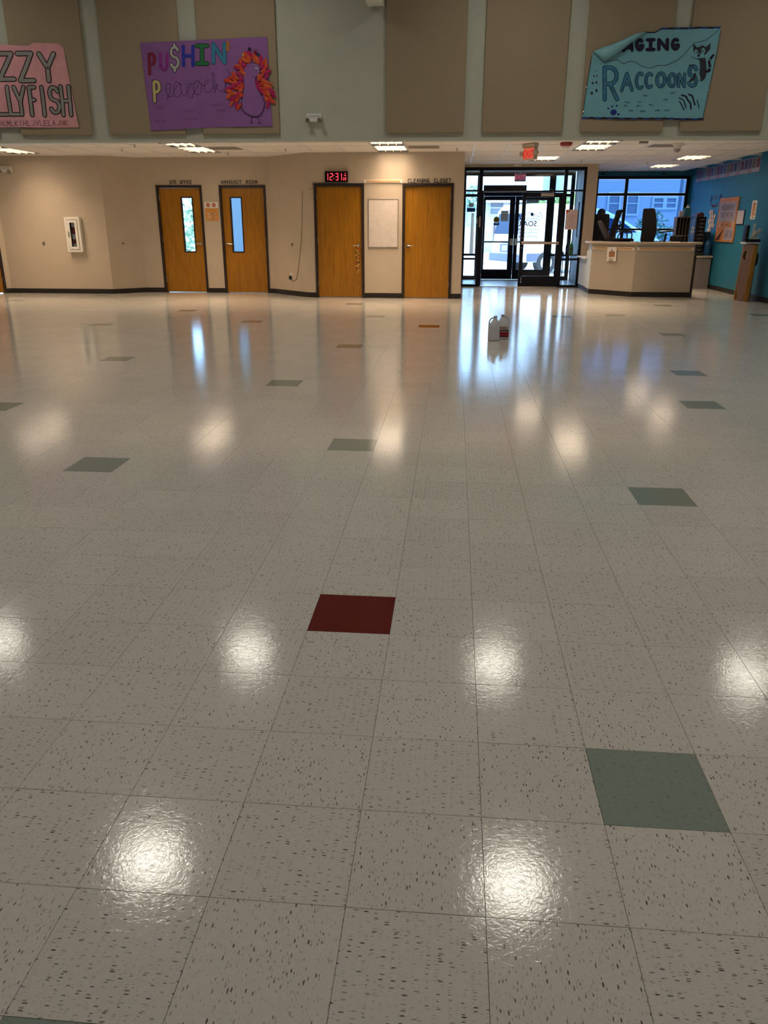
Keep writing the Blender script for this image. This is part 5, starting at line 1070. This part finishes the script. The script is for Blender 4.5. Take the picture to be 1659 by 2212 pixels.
# podium with its clutter, and the game board leaning on it
t = thing('podium', 'narrow grey podium cabinet with white top against the blue wall', 'podium', (5.78, 16.9, 0))
MB().box(5.785, 5.925, 16.74, 16.98, .06, 1.07).build('body', mat('cool_grey_laminate', (.30, .29, .28), .6), t, bevel=.003); MB().box(5.66, 5.935, 16.68, 17.0, 1.07, 1.105).build('top', M_WHITE, t, bevel=.004); MB().box(5.795, 5.915, 16.76, 16.97, .0005, .06).build('plinth', M_BLACK, t)
t = thing('game_board', 'plank-edged wooden toss board with hole leaning on the podium', 'game board', (5.68, 16.6, 0))
gm = Matrix.Translation((5.63, 16.80, .001)) @ Matrix.Rotation(R(-80), 4, 'Z') @ Matrix.Rotation(R(-2), 4, 'X')
fr = MB(); n = 28; hz, hr = .86, .085; P = [(.17-.17, 0)]
outer = [(0, 0), (.36, 0), (.36, 1.05), (0, 1.05)]
for y in (0, .012):
    ring = [(.05+hr*math.cos(2*PI*q/n), y, hz+hr*math.sin(2*PI*q/n)) for q in range(n)]
hole = [(.13+hr*math.cos(2*PI*q/n), hz+hr*math.sin(2*PI*q/n)) for q in range(n)]
def to_edge(p):
    a = math.atan2(p[1]-hz, p[0]-.13); c, s = math.cos(a), math.sin(a); ts = []
    if c > 1e-6: ts.append((.36-.13)/c)
    if c < -1e-6: ts.append(-.13/c)
    if s > 1e-6: ts.append((1.05-hz)/s)
    if s < -1e-6: ts.append(-hz/s)
    q = min(ts); return (.13+c*q, hz+s*q)
edge = [to_edge(p) for p in hole]
for y in (0, .014): fr.q([(a, y, b) for a, b in hole]+[(a, y, b) for a, b in edge], [(q, (q+1) % n, n+(q+1) % n, n+q) for q in range(n)])
fr.q([(a, 0, b) for a, b in hole]+[(a, .014, b) for a, b in hole], [(q, (q+1) % n, n+(q+1) % n, n+q) for q in range(n)])
fr.box(0, .12, .0, .0139, 0, .02); fr.box(.24, .36, 0, .0139, 0, .02); fr.box(0, .05, 0, .0139, 1.03, 1.05); fr.box(.31, .36, 0, .0139, 1.03, 1.05)
fr.xf(gm).build('panel', wood('mauve_brown_board', (.17, .11, .085), (.23, .15, .12)), t)
e = MB(); e.box(.36, .382, 0, .095, 0, 1.055); e.box(-.022, 0, 0, .095, 0, 1.055); e.box(0, .36, .0145, .095, 1.03, 1.055); e.box(0, .36, .0145, .095, 0, .025); e.xf(gm).build('edge_frame', M_PINE, t, bevel=.004)
t = thing('black_speaker', 'black box speaker at the left on the podium top', 'speaker', (5.602, 16.95, 1.105))
MB().box(5.665, 5.735, 16.78, 16.96, 1.1055, 1.42).build('case', M_DARK, t, bevel=.02); MB().cyl((5.70, 16.779, 1.24), (5.70, 16.772, 1.24), .028, n=18).build('driver', M_FABRIC, t)
t = thing('supply_tray', 'dark blue tray on the podium holding papers', 'tray', (5.87, 16.85, 1.105))
f = MB(); f.box(5.74, 5.93, 16.69, 16.97, 1.1055, 1.112); f.box(5.74, 5.747, 16.69, 16.97, 1.112, 1.16); f.box(5.923, 5.93, 16.69, 16.97, 1.112, 1.16); f.box(5.747, 5.923, 16.69, 16.697, 1.112, 1.16); f.box(5.747, 5.923, 16.963, 16.97, 1.112, 1.16); f.build('tray', mat('navy_plastic', (.01, .012, .05), .5), t)
for k, (x, z, a, w_, h, lb) in enumerate(((5.80, 1.14, 25, .05, .20, 'white envelope leaning left in the podium tray'), (5.865, 1.15, 30, .05, .23, 'cream envelope leaning in the middle of the podium tray'), (5.85, 1.125, 6, .035, .32, 'tall white tube standing up in the podium tray'))):
    tag(MB().box(-w_/2, w_/2, -.012, .012, 0, h).xf(Matrix.Translation((x-.03, 16.79+.05*k, z)) @ Matrix.Rotation(R(a), 4, 'Y')).build('paper_roll' if k == 2 else 'envelope', (M_WHITE, M_PAPER, M_WHITE)[k], bevel=.003), lb, 'paper')
tag(MB().box(5.79, 5.89, 16.705, 16.745, 1.113, 1.19).build('tissue_pack', M_PAPER, bevel=.01), 'small pale packet at the front of the podium tray', 'packet')
t = thing('shoulder_bag', 'black cloth bag hanging on the front of the podium', 'bag', (5.85, 16.70, .8))
MB().rings([[(5.87+a*w_+dx, 16.708-b*.02, z) for a, b in ((-1, -.8), (0, 1), (1, -.8), (.5, -1), (-.5, -1))] for z, w_, dx in ((.93, .05, 0), (.85, .085, 0), (.70, .09, -.01), (.60, .055, -.045), (.55, .02, -.07))]).build('bag_body', M_FABRIC, t, smooth=True)
MB().tube([(5.83, 16.715, .92), (5.85, 16.72, 1.0), (5.88, 16.725, 1.04), (5.91, 16.715, .92)], .006, 6).build('strap', M_DARK, t, smooth=True)
for x in (5.82, 5.87, 5.91): MB().blob((x, 16.688, .935), (.009, .006, .009), 8, 5).build('clip', M_CHROME, t)

# ------------------------------------------------------------------ wax jugs on the floor
def jug(x, y, rz, label, lab):
    M = Matrix.Translation((x, y, .0006)) @ Matrix.Rotation(rz, 4, 'Z'); t = thing('plastic_jug', label, 'jug', (x, y, 0), rz, group='white gallon jugs of floor wax')
    def ring(w_, d_, z, e=.45, ox=0): return [(ox+w_*math.copysign(abs(math.cos(a))**e, math.cos(a)), d_*math.copysign(abs(math.sin(a))**e, math.sin(a)), z) for a in [2*PI*q/28 for q in range(28)]]
    prof = [(.066, .060, 0, .5), (.075, .068, .008, .5), (.076, .069, .02, .5), (.076, .069, .165, .5), (.073, .066, .185, .55), (.058, .055, .215, .7), (.040, .040, .250, .9), (.022, .022, .272, 1), (.020, .020, .290, 1)]
    MB().rings([ring(a, b, c, e, -.006*(c > .2)-.006*(c > .24)) for a, b, c, e in prof]).xf(M).build('body', mat('milky_white_plastic', (.55, .55, .58), .4), t, smooth=True)
    MB().tube([(.0, 0, .276), (.03, 0, .284), (.055, 0, .262), (.064, 0, .225), (.066, 0, .18)], .010, 8).xf(M).build('handle', MATS['milky_white_plastic'], t, smooth=True)
    MB().cyl((-.012, 0, .288), (-.012, 0, .310), .024, n=20).xf(M).build('cap', mat('grey_cap', (.40, .40, .45), .4), t, smooth=True)
    if lab == 'white':
        l = MB().box(-.062, .062, -.0712, -.0692, .03, .150).xf(M).build('paper_label', mat('grey_label', (.42, .41, .41), .7), t)
        mb = MB(); random.seed(5); mb.box(-.064, .064, -.0722, -.0712, .15, .156)
        for cx in (-.055, .004):
            for k in range(9): mb.box(cx, cx+random.uniform(.035, .05), -.0718, -.0712, .045+.011*k, .049+.011*k)
        mb.xf(M).build('fine_print', mat('grey_fine_print', (.2, .2, .21), .7), l)
    else:
        l = MB().box(-.062, .062, -.0712, -.0692, .032, .105).xf(M).build('red_label', mat('crimson_label', (.28, .008, .03), .5), t); mb = MB()
        mb.box(-.062, .062, -.0712, -.0692, .107, .120); mb.box(-.062, .062, -.0716, -.0712, .028, .036); mb.xf(M).build('black_band', M_INK, l)
        mb = MB()
        for k, ch in enumerate('PRO'): glyph(mb, ch, -.05+.034*k, .128, -.026+.034*k, .155, .007, lambda a, b: (a, -.0705, b))
        mb.xf(M).build('lettering', mat('red_orange_ink', (.45, .04, .03), .6), l, fixn=False)
        mb = MB(); mb.box(-.04, .045, -.0718, -.0712, .098, .102); mb.xf(M).build('print', M_PAPER, l)
jug(.535, 10.38, R(172+180-176), 'nearer white jug with grey printed label on the waxed floor', 'white')
jug(.665, 10.56, R(4), 'farther white jug with red label on the waxed floor', 'red')

# ------------------------------------------------------------------ outdoors
struct(MB().box(-60, 80, 22.76, 120, -.12, -.03).build('ground_outside', mat('pale_concrete', (.62, .62, .60), .9, var=.06, scale=1.2)))
struct(MB().box(-60, 80, 31.5, 31.7, -.03, .10).build('curb_outside', mat('curb_concrete', (.5, .5, .5), .9)))
t = thing('van', 'white van parked outside, its rear seen through the doors', 'van', (1.98, 25.5, -.03), R(25))
W = WORLD[t.name]; M_VAN = mat('white_car_paint', (.78, .80, .82), .25, var=.01); M_CGL = mat('dark_blue_car_glass', (.012, .035, .09), .25, spec=.12); M_TRIM = mat('grey_blue_bumper', (.10, .12, .18), .5)
prof = [(.06, .36), (.0, .60), (.02, 1.08), (.14, 1.88), (.30, 2.05), (1.2, 2.08), (2.6, 2.0), (3.2, 1.86), (3.7, 1.66), (4.5, 1.26), (5.1, 1.05), (5.4, .85), (5.45, .36)]
R_ = []
for y, k in ((.0, .90), (.05, .97), (.16, 1), (1.74, 1), (1.85, .97), (1.90, .90)):
    R_.append([(2.7+(x-2.7)*(.985 if k < .95 else 1), y if z < 1.15 else .95+(y-.95)*(1-.10*(z-1.15)), z if z < .5 else .5+(z-.5)*(.93+.07*(k-.9)/.1)) for x, z in prof])
MB().rings(R_).xf(W).build('body', M_VAN, t, bevel=.02)
def side_glass(poly, nm='window'): 
    MB().prism(poly, lambda a, b, c: (a, c+(.1*(b-1.15)*.95 if b > 1.15 else 0), b), -.012, .03).xf(W).build(nm, M_CGL, t)
side_glass([(3.0, 1.22), (3.0, 1.70), (3.5, 1.60), (3.5, 1.22)]); side_glass([(3.56, 1.22), (3.56, 1.585), (3.78, 1.48), (4.22, 1.24)])
MB().prism([(.16, 1.18), (1.74, 1.18), (1.66, 1.78), (.24, 1.78)], lambda a, b, c: (c+.02+.135*(b-1.08)/.8, a, b), -.03, .01).xf(W).build('rear_window', M_CGL, t, bevel=.02)
MB().box(-.09, .10, .02, 1.88, .36, .60).xf(W).build('rear_bumper', M_TRIM, t, bevel=.03)
mb = MB().box(-.012, .0, .62, 1.28, .64, .88).xf(W).build('plate_recess', M_TRIM, t)
pl = MB().box(-.022, -.012, .78, 1.12, .68, .84).xf(W).build('licence_plate', mat('pale_plate', (.6, .62, .66), .5), t)
mb = MB(); random.seed(8)
for k in range(6): glyph(mb, random.choice('AEHKLTX'), 1.085-.05*k, .71, 1.055-.05*k, .80, .010, lambda a, b: (-.0235, a, b))
mb.xf(W).build('plate_marks', M_TRIM, pl, fixn=False)
MB().bar((-.02, .75, .93), (-.02, 1.15, .93), .03, .03).xf(W).build('tailgate_handle', M_TRIM, t)
for y in (.05, 1.77): MB().box(-.015, .06, y, y+.08, .95, 1.6).xf(W).build('tail_light', mat('pale_tail_light', (.30, .22, .25), .3), t)
MB().box(.25, 5.2, -.012, .0, .38, .62).xf(W).build('side_trim', M_TRIM, t)
for x in (.95, 4.4):
    for y0, y1 in ((-.015, .22), (1.68, 1.915)):
        wq = MB().cyl((x, y0, .34), (x, y1, .34), .34, n=28).xf(W).build('wheel', M_BLACK, t, smooth=True); yy = y0-.004 if y0 < 0 else y1+.004
        MB().cyl((x, yy, .34), (x, yy+(.02 if y0 < 0 else -.02), .34), .20, n=20).xf(W).build('hub_cap', M_STEEL, wq, smooth=True)
MB().box(3.72, 3.9, -.22, -.02, 1.20, 1.36).xf(W).build('wing_mirror', M_DARK, t, bevel=.03)
def house(name, label, x0, x1, y0, y1, h, roof_h, wins, m, ridge='x'):
    t = thing(name, label, 'house', ((x0+x1)/2, y0, -.03))
    MB().box(x0, x1, y0, y1, -.03, h).build('walls', m, t); M_RF = mat('slate_roof', (.16, .18, .21), .9, var=.15, scale=3)
    if ridge == 'x': MB().prism([(y0-.5, h-.1), ((y0+y1)/2, h+roof_h), (y1+.5, h-.1)], lambda a, b, c: (c, a, b), x0-.5, x1+.5).build('roof', M_RF, t)
    else: MB().prism([(x0-.5, h-.1), ((x0+x1)/2, h+roof_h), (x1+.5, h-.1)], lambda a, b, c: (a, c, b), y0-.5, y1).build('roof', M_RF, t)
    MB().box(x0-.5, x1+.5, y0-.52, y0-.42, h-.16, h+.06).build('eave_board', M_WHITEW, t)
    for (a, b, c, e) in wins:
        f = MB(); f.box(a-.1, b+.1, y0-.06, y0-.001, c-.1, c); f.box(a-.1, b+.1, y0-.06, y0-.001, e, e+.1); f.box(a-.1, a, y0-.06, y0-.001, c, e); f.box(b, b+.1, y0-.06, y0-.001, c, e); f.box(a, b, y0-.05, y0-.001, (c+e)/2-.03, (c+e)/2+.03)
        wf = f.build('window', mat('pale_window_trim', (.40, .42, .46), .7), t); MB().box(a, b, y0-.02, y0-.001, c, e).build('pane', mat('dim_house_glass', (.16, .18, .22), .3, spec=.2), wf)
M_SID = mat('grey_blue_siding', (.33, .35, .40), .8, var=.02, scale=6, stretch=(.2, .2, 6)); M_SID2 = mat('pale_blue_grey_siding', (.45, .50, .52), .8, var=.05, scale=6, stretch=(.2, .2, 6))
house('house', 'large grey-blue house filling the reception window view', 5.6, 26, 45, 56, 5.4, 3.0, [(8.0, 8.5, 2.0, 3.0), (8.95, 9.45, 2.0, 3.0), (10.3, 10.75, 2.3, 2.75), (10.95, 11.4, 2.3, 2.75), (10.0, 10.6, .9, 1.9), (13, 14, 2.0, 3.0)], M_SID)
house('house', 'low pale house behind the van, seen over its roof', -7, 4.9, 47, 56, 2.75, .4, [(1.9, 2.6, 2.0, 2.65), (3.0, 4.0, 2.0, 2.65), (-.4, .5, 1.8, 2.6), (-3, -2, 1.2, 2.4)], M_SID2)
t = thing('lamp_post', 'thin grey lamp post standing before the big house', 'lamp post', (9.3, 36, -.03))
MB().cyl((9.3, 36, -.029), (9.3, 36, 6.0), .09, .06, 14).build('pole', mat('grey_post', (.12, .14, .18), .5), t, smooth=True); MB().box(8.7, 9.3, 35.9, 36.1, 6.0, 6.1).build('lamp_head', MATS['grey_post'], t)
def leafy(name, label, c, r, n, m, trunk=None, seed=0, ls=.16):
    random.seed(seed); t = thing(name, label, 'tree' if trunk else 'shrub', (c[0], c[1], -.03))
    mb = MB()
    for k in range(n):
        while True:
            p = Vector((random.uniform(-1, 1), random.uniform(-1, 1), random.uniform(-1, 1)))
            if .35 < p.length < 1: break
        q = Vector((c[0]+p.x*r[0], c[1]+p.y*r[1], c[2]+p.z*r[2])); u = Vector((random.gauss(0, 1), random.gauss(0, 1), random.gauss(0, 1))).normalized(); v = u.orthogonal().normalized(); s = ls*random.uniform(.6, 1.3)
        mb.q([q-u*s, q+v*s*.45, q+u*s, q-v*s*.45], [(0, 1, 2, 3)])
    o = mb.build('foliage', m, t, fixn=False); o['kind'] = 'stuff'
    if trunk: MB().cyl((c[0], c[1], -.029), (c[0], c[1], c[2]), trunk, trunk*.6, 10).build('trunk', mat('brown_bark', (.10, .07, .05), .9), t)
    else: MB().cyl((c[0], c[1], -.029), (c[0], c[1], c[2]), .04, .02, 8).build('stem', mat('brown_bark', (.10, .07, .05), .9), t)
M_LF = mat('bright_green_leaf', (.14, .24, .06), .7, var=.3, scale=5); M_LF2 = mat('blue_green_leaf', (.08, .17, .10), .7, var=.3, scale=5)
leafy('tree', 'round green tree seen over the van roof in the right door', (4.9, 41, 1.9), (1.7, 1.6, 1.0), 900, M_LF, .14, 1)
leafy('tree', 'pale green tree in the top left pane of the entrance', (.85, 43, 2.7), (.38, .4, .75), 260, mat('pale_cyan_leaf', (.34, .48, .42), .7, var=.2, scale=5), .1, 2)
leafy('shrub', 'leafy shrub at the right edge of the reception window', (9.6, 33, 1.5), (.7, .7, 1.5), 500, M_LF2, None, 3, .12)
leafy('shrub', 'low shrub beyond the van bonnet behind the tall chair', (7.6, 33, .9), (.8, .7, 1.0), 400, M_LF2, None, 4, .12)
leafy('tree', 'sunlit leafy tree outside the site office window', (-8.2, 28.5, 1.3), (1.6, 1.2, 1.4), 1100, mat('sunlit_green_leaf', (.22, .34, .22), .7, var=.3, scale=4), .1, 5, .13)  # sunlight is put into the paler, brighter leaf colour
